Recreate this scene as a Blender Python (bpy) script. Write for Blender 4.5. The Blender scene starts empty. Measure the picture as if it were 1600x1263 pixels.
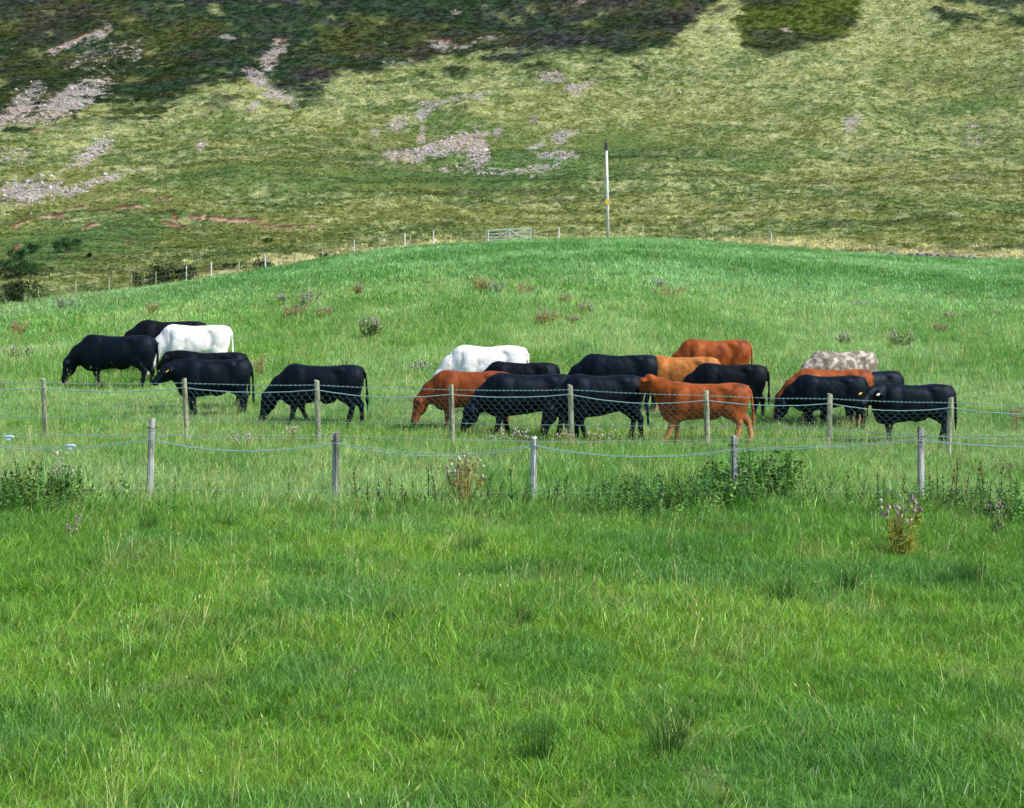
import bpy, math, random
import numpy as np
from mathutils import Vector, Matrix
random.seed(7)
S = bpy.context.scene
R = math.radians
# ------------------------------------------------------------------ camera, sky, sun
FPX, CX, CY = 3000.0, 800.0, 631.5          # focal length and centre in photograph pixels
CAMZ, PITCH = 3.2, math.atan(175.5/3000.0)
cam = bpy.data.cameras.new('camera'); camo = bpy.data.objects.new('camera', cam); S.collection.objects.link(camo)
cam.sensor_width = 36; cam.lens = 36*FPX/1600; cam.clip_end = 4000; cam.clip_start = 0.1
camo.location = (0, 0, CAMZ); camo.rotation_euler = (math.pi/2-PITCH, 0, 0)
S.camera = camo
SUN_EL, SUN_AZ = R(46), R(113)              # azimuth measured from +Y towards +X
W = bpy.data.worlds.new('World'); S.world = W; W.use_nodes = True
nt = W.node_tree; bg = nt.nodes['Background']
sky = nt.nodes.new('ShaderNodeTexSky'); sky.sky_type = 'NISHITA'; sky.sun_disc = False
sky.sun_elevation = SUN_EL; sky.sun_rotation = SUN_AZ
nt.links.new(sky.outputs[0], bg.inputs[0]); bg.inputs[1].default_value = 0.15
sl = bpy.data.lights.new('sun', 'SUN'); sl.energy = 4.2; sl.angle = R(0.6); sl.color = (1, .955, .88)
so = bpy.data.objects.new('sun', sl); S.collection.objects.link(so)
sd = Vector((math.sin(SUN_AZ)*math.cos(SUN_EL), math.cos(SUN_AZ)*math.cos(SUN_EL), math.sin(SUN_EL)))
so.rotation_euler = sd.to_track_quat('Z', 'Y').to_euler(); so.location = (30, -20, 40)
S.view_settings.view_transform = 'Standard'; S.view_settings.look = 'None'
S.view_settings.exposure = 0.5; S.view_settings.gamma = 1; S.view_settings.use_curve_mapping = False
S.render.engine = 'CYCLES'
S.cycles.max_bounces = 6; S.cycles.transparent_max_bounces = 8

# ------------------------------------------------------------------ noise
_rs = np.random.RandomState(3); _G = _rs.rand(256, 256)
def vn(x, y, s=0):
    x = np.asarray(x, float)+s*37.13; y = np.asarray(y, float)+s*91.7
    xi = np.floor(x).astype(int); yi = np.floor(y).astype(int); fx = x-xi; fy = y-yi
    fx = fx*fx*(3-2*fx); fy = fy*fy*(3-2*fy)
    a = _G[xi % 256, yi % 256]; b = _G[(xi+1) % 256, yi % 256]; c = _G[xi % 256, (yi+1) % 256]; d = _G[(xi+1) % 256, (yi+1) % 256]
    return (a*(1-fx)+b*fx)*(1-fy)+(c*(1-fx)+d*fx)*fy
def fbm(x, y, s=0, o=4):
    t = 0; a = .5; n = 0
    for k in range(o):
        t = t+a*vn(x*2**k, y*2**k, s+k*5.3); n += a; a *= .55
    return t/n
def sstep(a, b, x):
    t = np.clip((x-a)/(b-a), 0, 1); return t*t*(3-2*t)

# ------------------------------------------------------------------ terrain
CREST = np.array([(-1500,540),(-200,500),(0,478),(100,466),(200,455),(300,441),(400,425),(500,407),(600,392),(700,384),(800,379),(950,374),(1050,376),(1200,387),(1300,395),(1420,403),(1500,407),(1600,408),(1800,412),(3200,440)], float)
CRD = np.array([(-1500,110),(0,122),(400,140),(800,158),(1200,158),(1600,150),(3200,140)], float)
HILL = np.array([(160,500),(185,490),(200,476),(215,446),(235,408),(320,305),(395,202),(455,100),(505,0),(575,-150),(680,-330),(760,-380),(900,-330),(1300,-60)], float)
def zpy(Y, py): return CAMZ+Y*np.tan(np.arctan((CY-py)/FPX)-PITCH)
def crest_d(px): return np.interp(px, CRD[:,0], CRD[:,1])
def hgt(X, Y):
    X = np.asarray(X, float); Y = np.asarray(Y, float); Ye = np.maximum(Y, 8)
    px = np.clip(CX+FPX*X/Ye, -1500, 3200)
    Yc = crest_d(px); zc = zpy(Yc, np.interp(px, CREST[:,0], CREST[:,1]))
    t = np.clip((Y-43)/(Yc-43), 0, 1); zf = zc*(1.5*t-.5*t*t)
    zf = zf-0.10*sstep(1050, 1500, px)*(1-t)*sstep(25, 40, Y)
    zh = zpy(np.maximum(Y, 160), np.interp(Y, HILL[:,0], HILL[:,1]))
    drop = zc-np.clip(Y-Yc, 0, 40)*0.10
    w = sstep(0, 1, (Y-Yc)/np.maximum(225-Yc, 20))
    z = np.where(Y <= Yc, zf, drop*(1-w)+zh*w)
    far = sstep(190, 300, Y)
    z = z+(fbm(X*.45, Y*.45, 1, 3)-.5)*.16*(1-far)
    z = z+(fbm(X*.06, Y*.09, 2, 3)-.5)*.7*sstep(60, 90, Y)*(1-sstep(.7, 1, (Y/Yc)))*(Y < Yc)
    z = z+far*((fbm(X/38., Y/55., 4, 4)-.5)*7.0+(fbm(X/5., Y/5., 6, 4)-.5)*1.5)
    return z
def project(X, Y, Z):
    dz = Z-CAMZ; dep = Y*math.cos(PITCH)-dz*math.sin(PITCH); up = Y*math.sin(PITCH)+dz*math.cos(PITCH)
    return CX+FPX*X/dep, CY-FPX*up/dep
def at(px, py, y0=9., y1=700.):
    """ground point seen at a photograph position"""
    v = Vector(((px-CX)/FPX, 1, -(py-CY)/FPX)); c, s = math.cos(PITCH), math.sin(PITCH)
    d = Vector((v.x, v.y*c+v.z*s, -v.y*s+v.z*c)); d /= d.y
    ys = np.arange(y0, y1, .25); g = (CAMZ+d.z*ys)-hgt(d.x*ys, ys); k = np.argmax(g < 0)
    Y = ys[k] if g[k] < 0 else y1
    return Vector((d.x*Y, Y, float(hgt(d.x*Y, Y))))
def atY(px, Y): X = (px-CX)/FPX*Y*.998; return Vector((X, Y, float(hgt(X, Y))))

# ------------------------------------------------------------------ object helpers
def link(o, parent=None):
    S.collection.objects.link(o)
    if parent: o.parent = parent
    return o
def mesh(name, V, F, mat=None, smooth=False):
    m = bpy.data.meshes.new(name)
    if isinstance(F, np.ndarray):
        n, k = F.shape; m.vertices.add(len(V)); m.vertices.foreach_set('co', np.asarray(V, np.float32).ravel())
        m.loops.add(n*k); m.loops.foreach_set('vertex_index', F.astype(np.int32).ravel())
        m.polygons.add(n); m.polygons.foreach_set('loop_start', np.arange(0, n*k, k, dtype=np.int32))
        m.update(calc_edges=True)
    else: m.from_pydata([tuple(v) for v in V], [], F)
    if smooth: m.polygons.foreach_set('use_smooth', [True]*len(m.polygons))
    if mat: m.materials.append(mat)
    return m
def obj(name, V, F, mat, parent=None, smooth=False):
    return link(bpy.data.objects.new(name, mesh(name, V, F, mat, smooth)), parent)
def tag(o, label=None, cat=None, group=None, kind=None):
    if label: o['label'] = label
    if cat: o['category'] = cat
    if group: o['group'] = group
    if kind: o['kind'] = kind
    return o
def empty(name, loc, rz=0):
    o = bpy.data.objects.new(name, None); o.empty_display_size = .2; o.location = loc; o.rotation_euler = (0, 0, rz); return link(o)
class MB:
    def __init__(s): s.V = []; s.F = []
    def tube(s, pts, rad, n=5, cap=True, sq=1.):
        pts = [Vector(p) for p in pts]; b = len(s.V); N = len(pts)
        if not hasattr(rad, '__len__'): rad = [rad]*N
        for i, p in enumerate(pts):
            t = (pts[min(i+1, N-1)]-pts[max(i-1, 0)]).normalized()
            u = t.cross(Vector((0, 0, 1)));  u = u.normalized() if u.length > .05 else Vector((1, 0, 0)); v = u.cross(t)
            for k in range(n):
                a = 2*math.pi*k/n+.4; s.V.append(p+(u*math.cos(a)+v*math.sin(a)*sq)*rad[i])
        for i in range(N-1):
            for k in range(n):
                a = b+i*n+k; c = b+i*n+(k+1) % n; s.F.append((a, c, c+n, a+n))
        if cap: s.F.append(tuple(b+k for k in range(n))[::-1]); s.F.append(tuple(b+(N-1)*n+k for k in range(n)))
        return s
    def box(s, c, d, M=None):
        b = len(s.V); M = M or Matrix()
        for x in (-1, 1):
            for y in (-1, 1):
                for z in (-1, 1): s.V.append(M @ (Vector(c)+Vector((x*d[0]/2, y*d[1]/2, z*d[2]/2))))
        for f in ((0,1,3,2),(4,6,7,5),(0,4,5,1),(2,3,7,6),(0,2,6,4),(1,5,7,3)): s.F.append(tuple(b+i for i in f))
        return s
    def blade(s, p, ang, h, w, bend, seg=3, yaw=None):
        """a bent tapering grass blade"""
        b = len(s.V); d = Vector((math.cos(ang), math.sin(ang), 0)); ya = ang+math.pi/2+(yaw or 0); q = Vector((math.cos(ya), math.sin(ya), 0))
        for i in range(seg):
            t = i/seg; c = Vector(p)+d*(bend*h*t*t)+Vector((0, 0, h*t*(1-.25*bend*t))); ww = w*(1-t*.55)/2
            s.V += [c-q*ww, c+q*ww]
        s.V.append(Vector(p)+d*(bend*h)+Vector((0, 0, h*(1-.25*bend))))
        for i in range(seg-1): a = b+2*i; s.F.append((a, a+1, a+3, a+2))
        a = b+2*(seg-1); s.F.append((a, a+1, a+2))
        return s
    def leaf(s, p, d, L, w, fold=.2):
        b = len(s.V); p = Vector(p); d = Vector(d).normalized(); q = d.cross(Vector((0, 0, 1)))
        q = q.normalized() if q.length > .01 else Vector((1, 0, 0)); n = q.cross(d)
        s.V += [p, p+d*L*.45+q*w/2-n*fold*w, p+d*L, p+d*L*.45-q*w/2-n*fold*w]; s.F.append((b, b+1, b+2)); s.F.append((b, b+2, b+3))
        return s
    def ball(s, c, r, jit=0., n=6, m=4, rnd=None):
        b = len(s.V); c = Vector(c); r = Vector(r) if hasattr(r, '__len__') else Vector((r, r, r)); rnd = rnd or random
        s.V.append(c+Vector((0, 0, -r.z)))
        for i in range(1, m):
            th = math.pi*i/m
            for k in range(n):
                ph = 2*math.pi*k/n; j = 1+rnd.uniform(-jit, jit)
                s.V.append(c+Vector((r.x*math.sin(th)*math.cos(ph)*j, r.y*math.sin(th)*math.sin(ph)*j, -r.z*math.cos(th)*j)))
        s.V.append(c+Vector((0, 0, r.z))); e = len(s.V)-1
        for k in range(n): s.F.append((b, b+1+(k+1) % n, b+1+k)); s.F.append((e, e-n+k, e-n+(k+1) % n))
        for i in range(m-2):
            for k in range(n):
                a = b+1+i*n+k; c2 = b+1+i*n+(k+1) % n; s.F.append((a, c2, c2+n, a+n))
        return s
    def build(s, name, mat, parent=None, smooth=False): return obj(name, s.V, s.F, mat, parent, smooth)

# ------------------------------------------------------------------ materials
def newmat(name):
    m = bpy.data.materials.new(name); m.use_nodes = True; t = m.node_tree; return m, t, t.nodes['Principled BSDF']
def N(t, ty, **kw):
    n = t.nodes.new(ty)
    for k, v in kw.items():
        if k in n.inputs: n.inputs[k].default_value = v
        else: setattr(n, k, v)
    return n
def mix(t, a, b, f, mode='MIX'):
    n = t.nodes.new('ShaderNodeMix'); n.data_type = 'RGBA'; n.blend_type = mode
    for s, v in ((0, f), (6, a), (7, b)):
        if hasattr(v, 'is_linked') or isinstance(v, bpy.types.NodeSocket): t.links.new(v, n.inputs[s])
        elif s == 0: n.inputs[0].default_value = v
        else: n.inputs[s].default_value = (*v, 1)
    return n.outputs[2]
def ramp(t, sock, a, b):
    n = N(t, 'ShaderNodeMapRange'); n.inputs[1].default_value = a; n.inputs[2].default_value = b
    t.links.new(sock, n.inputs[0]); return n.outputs[0]
def noise(t, scale, detail=3, vec=None, mapping=None):
    n = N(t, 'ShaderNodeTexNoise'); n.inputs['Scale'].default_value = scale; n.inputs['Detail'].default_value = detail
    if vec is not None:
        if mapping:
            mp = N(t, 'ShaderNodeMapping'); mp.inputs['Scale'].default_value = mapping; t.links.new(vec, mp.inputs[0]); vec = mp.outputs[0]
        t.links.new(vec, n.inputs['Vector'])
    return n.outputs[0]
def bump(t, bsdf, h, strength, dist):
    b = N(t, 'ShaderNodeBump'); b.inputs['Strength'].default_value = strength; b.inputs['Distance'].default_value = dist
    t.links.new(h, b.inputs['Height']); t.links.new(b.outputs[0], bsdf.inputs['Normal'])
def plain(name, col, rough=.7, var=.25, scale=20, metal=0., bumpd=0.):
    m, t, b = newmat(name); tc = N(t, 'ShaderNodeTexCoord')
    n = noise(t, scale, 4, tc.outputs['Object']); lo = tuple(c*(1-var) for c in col); hi = tuple(min(1, c*(1+var)) for c in col)
    t.links.new(mix(t, lo, hi, ramp(t, n, .3, .7)), b.inputs['Base Color']); b.inputs['Roughness'].default_value = rough; b.inputs['Metallic'].default_value = metal
    if bumpd: bump(t, b, n, .6, bumpd)
    return m
def ground_mat(name, fine, dark):
    m, t, b = newmat(name); at_ = N(t, 'ShaderNodeAttribute', attribute_name='tint'); g = N(t, 'ShaderNodeNewGeometry')
    n = noise(t, fine, 5, g.outputs['Position']); n2 = noise(t, fine*.23, 4, g.outputs['Position'])
    f = mix(t, (dark, dark, dark), (1.35, 1.35, 1.3), ramp(t, n, .32, .68)); f2 = mix(t, (.8, .8, .8), (1.15, 1.15, 1.1), ramp(t, n2, .35, .65))
    c = mix(t, at_.outputs['Color'], f, 1., 'MULTIPLY'); c = mix(t, c, f2, 1., 'MULTIPLY')
    t.links.new(c, b.inputs['Base Color']); b.inputs['Roughness'].default_value = .95; b.inputs['Specular IOR Level'].default_value = .15
    bump(t, b, n, 1., .6/fine)
    return m
def foliage_mat(name, col=None, inst=True, trans=.35, rough=.55, var=.3, spec=.25):
    """leaves and blades: thin, partly translucent"""
    m, t, b = newmat(name); out = t.nodes['Material Output']; g = N(t, 'ShaderNodeNewGeometry')
    n = noise(t, 9., 2, g.outputs['Position'])
    if inst: a = N(t, 'ShaderNodeAttribute', attribute_name='tint', attribute_type='INSTANCER').outputs['Color']
    else: a = mix(t, tuple(c*.8 for c in col), tuple(c*1.2 for c in col), .5)
    oi = N(t, 'ShaderNodeObjectInfo'); pi = g.outputs['Random Per Island']
    f = mix(t, (1-var, 1-var, 1-var), (1+var*1.3, 1+var*1.2, 1+var*.9), pi)
    c = mix(t, a, f, 1., 'MULTIPLY'); c = mix(t, c, mix(t, (.8, .85, .8), (1.2, 1.15, 1.1), ramp(t, n, .3, .7)), 1., 'MULTIPLY')
    t.links.new(c, b.inputs['Base Color']); b.inputs['Roughness'].default_value = rough; b.inputs['Specular IOR Level'].default_value = spec
    tr = N(t, 'ShaderNodeBsdfTranslucent'); t.links.new(mix(t, c, (1.1, 1.25, .6), 1., 'MULTIPLY'), tr.inputs[0])
    ms = N(t, 'ShaderNodeMixShader'); ms.inputs[0].default_value = trans
    t.links.new(b.outputs[0], ms.inputs[1]); t.links.new(tr.outputs[0], ms.inputs[2]); t.links.new(ms.outputs[0], out.inputs[0])
    return m
M_pasture = ground_mat('pasture_soil_and_sward', 14., .45)
M_hill = ground_mat('hill_vegetation', 3.2, .55)
M_grass = foliage_mat('grass_blades', trans=.33, rough=.42, spec=.4, var=.5)
M_tussock = foliage_mat('hill_tussock_blades', trans=.2, rough=.8, spec=.1)
M_heather = foliage_mat('heather_sprigs', trans=.1, rough=.9, var=.4, spec=.05)
def stone_mat():
    m, t, b = newmat('scree_stone'); a = N(t, 'ShaderNodeAttribute', attribute_name='tint', attribute_type='INSTANCER').outputs['Color']
    g = N(t, 'ShaderNodeNewGeometry'); n = noise(t, 6., 4, g.outputs['Position'])
    t.links.new(mix(t, a, mix(t, (.6, .6, .6), (1.2, 1.2, 1.2), ramp(t, n, .3, .7)), 1., 'MULTIPLY'), b.inputs['Base Color']); b.inputs['Roughness'].default_value = .9
    return m
M_stone = stone_mat()

# ------------------------------------------------------------------ what covers the hill and the field (true surface colours)
def C(*a): return np.array(a, float)
def lerp(a, b, t): return a*(1-t[..., None])+b*t[..., None]
# cx, cy, rx, ry, angle in degrees, strength
SCREE = [(112,155,66,17,-27,1),(38,160,32,17,-45,.9),(20,178,22,10,-30,.9),(120,66,52,4.5,-24,1),(150,60,22,5,-28,.7),(205,75,22,9,-20,.5),(160,88,55,13,-15,.42),(215,85,12,5,-60,.7),
 (437,74,11,9,0,1),(420,97,11,19,38,1),(400,122,22,9,38,.95),(385,110,14,5,0,.6),(437,150,24,8,12,.8),(395,165,10,5,-30,.8),(452,163,12,4,20,.7),(60,182,55,5,-15,.8),
 (148,236,30,10,-38,.9),(118,250,26,6,-38,.6),(45,300,48,16,-8,.9),(110,298,30,8,-10,.8),(160,280,45,5,-16,.95),(315,228,11,5,-30,.7),(20,245,30,12,0,.35),
 (690,232,46,11,-12,1),(640,243,38,8,0,.85),(747,236,15,27,4,1),(728,212,30,4,-4,.95),(622,192,17,10,-25,.8),(660,180,14,8,-20,.75),(672,163,15,7,0,.7),(660,212,5,14,0,.75),(690,160,8,5,0,.7),(730,152,32,4,-8,.6),
 (779,208,6,10,20,.9),(762,268,80,5,2,.5),(850,262,35,5,-8,.5),(880,212,17,9,-10,1),(836,228,14,4,-20,.9),(872,243,25,6,0,.75),(832,188,7,6,0,.75),(862,121,19,8,5,.9),(908,135,24,5,-8,.95),(900,145,14,6,0,.6),(700,268,8,6,0,.5),
 (690,72,18,5,8,1),(720,76,28,3,-12,.8),(757,61,24,3.5,-12,.9),(610,100,18,3,0,.6),(640,96,10,3,0,.7),(708,20,8,3,0,.6),(905,6,12,4,-40,.8),(1333,190,13,8,0,.8),(1328,200,7,10,0,.6),(1520,198,8,3,0,.7),(1520,220,22,8,0,.3),(350,58,14,3,0,.7),(1225,48,8,3,20,.6),(585,205,6,10,0,.4)]
EARTH = [(198,325,24,3.4,-6,1),(155,331,24,2.6,-8,.8),(85,338,22,3.5,-4,.9),(40,348,32,3,-20,.8),(220,298,40,1.5,-10,.5),(330,342,44,4,4,1),(372,346,42,4.2,2,1),(415,355,16,2.2,0,.8),(456,356,45,3,-3,.75),(275,342,9,7,60,.9),(272,352,24,5,10,.7),(140,355,14,5,-20,.9),(120,326,16,3,-10,.7),
 (255,312,18,2,-4,.8),(298,317,12,2,0,.8),(22,392,12,7,-50,.7),(200,378,10,2.4,0,.7),(440,63,13,3,0,.6),(690,65,16,3,0,1),(110,66,50,2.5,-24,.6),(60,205,26,3,-10,.5),(300,90,12,3,0,.3)]
LUSH = [(90,385,110,26,-6,.9),(200,375,60,12,-10,.7),(700,283,190,10,-2,.75),(560,275,120,10,4,.55),(960,235,70,26,-6,.7),(830,255,90,22,0,.6),(1130,245,90,22,0,.3),(760,225,90,30,0,.35),(1240,170,90,8,8,.3),(1500,170,90,12,-10,.35),(1420,105,70,7,-12,.4),(400,265,130,10,-6,.5),(210,318,70,7,-10,.6),(340,372,70,8,0,.4),(930,262,50,14,0,.45),(1400,310,150,8,4,.25),(800,300,60,3,0,.4)]
PALE = [(1250,384,150,6,3,.8),(1420,394,170,7,2,1),(1560,400,60,6,0,1),(650,388,60,7,-6,.9),(520,400,70,6,-12,.9),(400,420,80,7,-10,.9),(240,462,110,7,-8,.7),(860,372,110,7,0,.7),(150,200,100,8,-20,.0),(1390,40,90,40,-25,.6),(1120,50,50,45,-30,.8),(300,170,200,14,-14,.7),(480,160,90,16,-4,.5),(1250,130,260,40,-8,.35),(820,130,200,16,-5,.3),(1150,280,260,70,0,.25),(1450,250,200,60,-8,.35),(90,300,120,5,-18,.5),(280,345,0.1,.1,0,0)]
DARKV = [(875,318,26,3,50,.7),(905,333,22,2.5,0,.6),(945,318,35,2.5,-55,.6),(985,246,40,2,-3,.9),(690,306,60,2,0,.5),(1500,118,110,12,-5,.45),(1560,130,60,14,0,.5)]
def field(L, px, py, soft=.55, wx=0, wy=0):
    m = np.zeros_like(px)
    for cx, cy, rx, ry, a, s in L:
        if s == 0: continue
        k = (np.abs(px-cx) < 2*rx+2*ry+30) & (np.abs(py-cy) < 2*rx+2*ry+30)
        if not k.any(): continue
        dx = px[k]-cx+wx[k]; dy = py[k]-cy+wy[k]; ca, sa = math.cos(R(a)), math.sin(R(a))
        r = np.sqrt(((dx*ca+dy*sa)/rx)**2+((-dx*sa+dy*ca)/ry)**2)
        m[k] = np.maximum(m[k], s*(1-sstep(1-soft*.6, 1+soft, r)))
    return m
HB = np.array([(-300,240),(0,196),(70,180),(150,163),(200,164),(240,170),(290,152),(350,132),(400,128),(450,146),(500,128),(560,112),(620,102),(700,92),(780,84),(860,82),(950,88),(1000,86),(1040,70),(1075,46),(1110,18),(1135,-20),(1150,-60),(1300,-90),(1900,-130)], float)
def hill_cover(X, Y, Z):
    px, py = project(X, Y, Z)
    w1 = (fbm(X*.11, Y*.11, 11, 4)-.5); w2 = (fbm(X*.13, Y*.13, 12, 4)-.5); w3 = fbm(X*.7, Y*.7, 13, 3)-.5
    w4 = fbm(X*.3, Y*.3, 14, 3)-.5; wx = w1*46+w4*34+w3*16; wy = w2*20+w4*12+w3*7
    hb = np.interp(px+wx, HB[:,0], HB[:,1]); hb2 = np.interp(px+wx*.5, HB[:,0], HB[:,1]); heather = sstep(6, -6, py+wy*.75-hb2)
    olive = sstep(0, 1, (np.minimum(np.minimum((px+wx)-1155, 1335-(px+wx)-(py*.75-18)*.5), (88-np.abs(px-1205)*.28)-(py+wy))+6)/12.)
    tr = sstep(0, 1, (np.minimum((px+wx)-1455-(py-20)*.5, 62-(1600-px)*.12-(py+wy*2))+8)/20.)*.9*sstep(.34, .48, fbm(X*.14, Y*.14, 28, 4))
    spots = sstep(.57, .63, fbm(X*.16, Y*.16, 15, 3))*sstep(60, 0, py-hb)*(py > hb)*(px < 1200)
    purple = sstep(.50, .66, fbm(X*.09, Y*.2, 16, 3))*np.exp(-((py-hb+12)/20)**2)*(px > 380)+sstep(.48, .65, fbm(X*.07, Y*.12, 17, 3))*sstep(75, 0, py)*.55+.5*sstep(.56, .68, fbm(X*.12, Y*.2, 18, 3))
    veins = .4*sstep(.5, .68, fbm(X*.05, Y*.16, 19, 4))
    sc = field(SCREE, px, py, .7, wx*.16, wy*.22); ea = field([(a, b, c_*.92, d*.55, e, f*.95) for a, b, c_, d, e, f in EARTH], px, py, .5, wx*.2, wy*.2)
    lu = field(LUSH, px, py, .9, wx, wy); pa = field(PALE, px, py, .9, wx, wy); dk = field(DARKV, px, py, .6, wx*.4, wy*.4)
    lost = np.clip(heather+0*px, 0, 1)
    return dict(px=px, py=py, heather=np.clip(lost, 0, 1)*(1-.9*sstep(.58, .64, fbm(X*.2, Y*.2, 20, 4))*sstep(-20, -2, py-hb2))*(1-.6*sstep(.70, .75, fbm(X*.2, Y*.2, 24, 3))), olive=np.maximum(olive, 0), tr=tr, spots=spots, purple=np.clip(purple, 0, 1), veins=veins, scree=sc, earth=ea, lush=lu, pale=pa, dark=dk, hb=hb)
def hill_albedo(X, Y, Z, tuss=False, rnd=None):
    c = hill_cover(X, Y, Z); px, py = c['px'], c['py']
    g = fbm(X*.35, Y*.35, 21, 4); g2 = fbm(X*.05, Y*.08, 22, 3); g3 = fbm(X*1.3, Y*.9, 23, 3)
    green = lerp(C(.078,.130,.030), C(.142,.165,.038), sstep(.35, .65, g2)); pale = C(.40,.41,.225)
    up = sstep(330, 150, py); pf = np.clip(.04+.24*up+2.3*(g-.5)+2.2*(g3-.5)+.75*c['pale']-.75*c['lush'], 0, 1)*(.78)+.04
    col = lerp(green, pale, pf)
    col = lerp(col, C(.46,.42,.25), np.clip(c['pale'], 0, 1)*sstep(362, 380, py)*(.55+.45*(g3 > .45)))
    col = lerp(col, C(.060,.140,.038), np.clip(c['lush']*.85, 0, 1)*(.6+.4*(g > .42)))
    col = lerp(col, C(.04,.075,.02), np.clip(c['dark'], 0, 1)*.8)
    tr_ = fbm(X*.022+Y*.01, Y*.42-X*.03, 37, 3); col = col*(1-.38*sstep(.56, .66, tr_)*sstep(420, 330, Y))[..., None]
    hcol = lerp(lerp(C(.028,.050,.020), C(.066,.080,.024), sstep(.4, .62, fbm(X*.05, Y*.09, 25, 4))), C(.026,.058,.030), sstep(.45, .6, fbm(X*.04, Y*.06, 26, 3))*.8)
    hcol = lerp(hcol, C(.060,.038,.070), c['purple']*.6)
    hcol = lerp(hcol, C(.075,.075,.075), c['veins']*(fbm(X*.6, Y*.6, 29, 2) > .5)*.5)
    h = np.maximum(c['heather'], c['spots']); h = np.maximum(h, c['tr'])
    col = lerp(col, hcol, h)
    col = lerp(col, lerp(C(.080,.105,.020), C(.055,.068,.032), sstep(.45, .6, fbm(X*.05, Y*.12, 27, 3))), c['olive']*(c['heather'] < .5))
    scn = fbm(X*1.1, Y*1.1, 31, 3); sk = sstep(.40, .62, c['scree']*.72+(scn-.5)*1.5+(fbm(X*.3, Y*.3, 35, 3)-.5)*.9+.04)*(c['scree'] > .05)*.8
    scol = lerp(C(.36,.27,.235), C(.30,.275,.27), sstep(.4, .6, fbm(X*.08, Y*.08, 32, 2)))
    scol = scol*(.7+.6*fbm(X*2.3, Y*2.3, 33, 2))[..., None]
    col = lerp(col, scol, sk)
    ek = sstep(.38, .62, c['earth']*.85+(scn-.5)*1.7+(fbm(X*.25, Y*.3, 38, 3)-.5)*.9)*(c['earth'] > .08); ecol = lerp(C(.24,.13,.08), C(.40,.28,.20), sstep(.4, .62, fbm(X*.5, Y*.9, 34, 3)))
    col = lerp(col, ecol, ek)
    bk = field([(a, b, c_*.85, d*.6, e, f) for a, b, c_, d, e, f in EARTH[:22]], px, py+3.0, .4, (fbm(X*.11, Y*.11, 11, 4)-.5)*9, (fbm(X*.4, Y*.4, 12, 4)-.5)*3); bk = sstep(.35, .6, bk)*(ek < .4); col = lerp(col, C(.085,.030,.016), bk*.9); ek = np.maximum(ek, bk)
    return np.clip(col, 0, .9), c, h, sk, ek, pf
def field_albedo(X, Y):
    g = fbm(X*.22, Y*.22, 41, 4); g2 = fbm(X*.06, Y*.09, 42, 3); g3 = fbm(X*1.1, Y*1.1, 43, 3)
    near = lerp(C(.100,.240,.022), C(.160,.300,.034), sstep(.3, .68, g)); near = lerp(near, C(.078,.220,.048), sstep(.48, .7, fbm(X*.5, Y*.5, 46, 4))*.7)
    near = lerp(near, C(.055,.170,.015), sstep(.55, .68, g3)*.5); near = lerp(near, C(.20,.26,.08), sstep(.62, .78, fbm(X*1.6, Y*.9, 47, 3))*.45)
    mid = lerp(C(.105,.225,.050), C(.215,.32,.14), sstep(.35, .68, fbm(X*.35, Y*.2, 44, 4)))
    top = lerp(C(.080,.195,.058), C(.150,.280,.125), sstep(.35, .65, fbm(X*.2, Y*.1, 45, 4)))
    px = CX+FPX*X/np.maximum(Y, 8)
    a = sstep(25, 31, Y+g*3-1.5); b = sstep(58, 105, Y+(g2-.5)*30+ (800-px)*-.015)
    col = lerp(near, mid, a*(.75+.25*sstep(.4, .6, g2))); col = lerp(col, top, b)
    col = lerp(col, C(.20,.28,.14), sstep(420, 40, px)*sstep(85, 110, Y)*.6)
    return col

# ------------------------------------------------------------------ ground and hillside
cols = np.concatenate([np.linspace(-9000, -420, 26)[:-1], np.linspace(-420, 2020, 430), np.linspace(2020, 10600, 26)[1:]])
def sheet(name, Xg, Yg, mat, alb, label):
    Zg = hgt(Xg, Yg); nr, nc = Xg.shape
    V = np.stack([Xg, Yg, Zg], -1).reshape(-1, 3); i = np.arange(nr*nc).reshape(nr, nc)
    F = np.stack([i[:-1, :-1], i[:-1, 1:], i[1:, 1:], i[1:, :-1]], -1).reshape(-1, 4)
    o = obj(name, V, F, mat, smooth=True); a = o.data.attributes.new('tint', 'FLOAT_COLOR', 'POINT')
    c = alb(V[:, 0], V[:, 1], V[:, 2]); a.data.foreach_set('color', np.concatenate([c, np.ones((len(c), 1))], 1).astype(np.float32).ravel())
    return tag(o, label, None, None, 'structure')
Yc = crest_d(cols)
rows = [np.full_like(cols, y) for y in (-60, -30, -12, 0, 5)]
rows += [np.full_like(cols, y) for y in np.arange(8, 60, .28)]
rows += [60+(Yc-60)*t for t in np.linspace(0, 1, 130)]
Yg = np.array(rows); Xg = (cols[None]-CX)/FPX*np.maximum(Yg, 8)
sheet('pasture', Xg, Yg, M_pasture, lambda x, y, z: field_albedo(x, y)*.7, 'green pasture swelling up to a rounded grassy knoll')
tt = np.concatenate([np.linspace(0, 1, 25)[:-1], ])
rows = [Yc+(200-Yc)*t for t in tt]
rows += [np.full_like(cols, y) for y in np.arange(200, 620, .95)] + [np.full_like(cols, y) for y in np.linspace(622, 1300, 40)]
Yg = np.array(rows); Xg = (cols[None]-CX)/FPX*Yg
sheet('hillside', Xg, Yg, M_hill, lambda x, y, z: hill_albedo(x, y, z)[0]*.92, 'rough moorland hillside rising behind the knoll')

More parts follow.
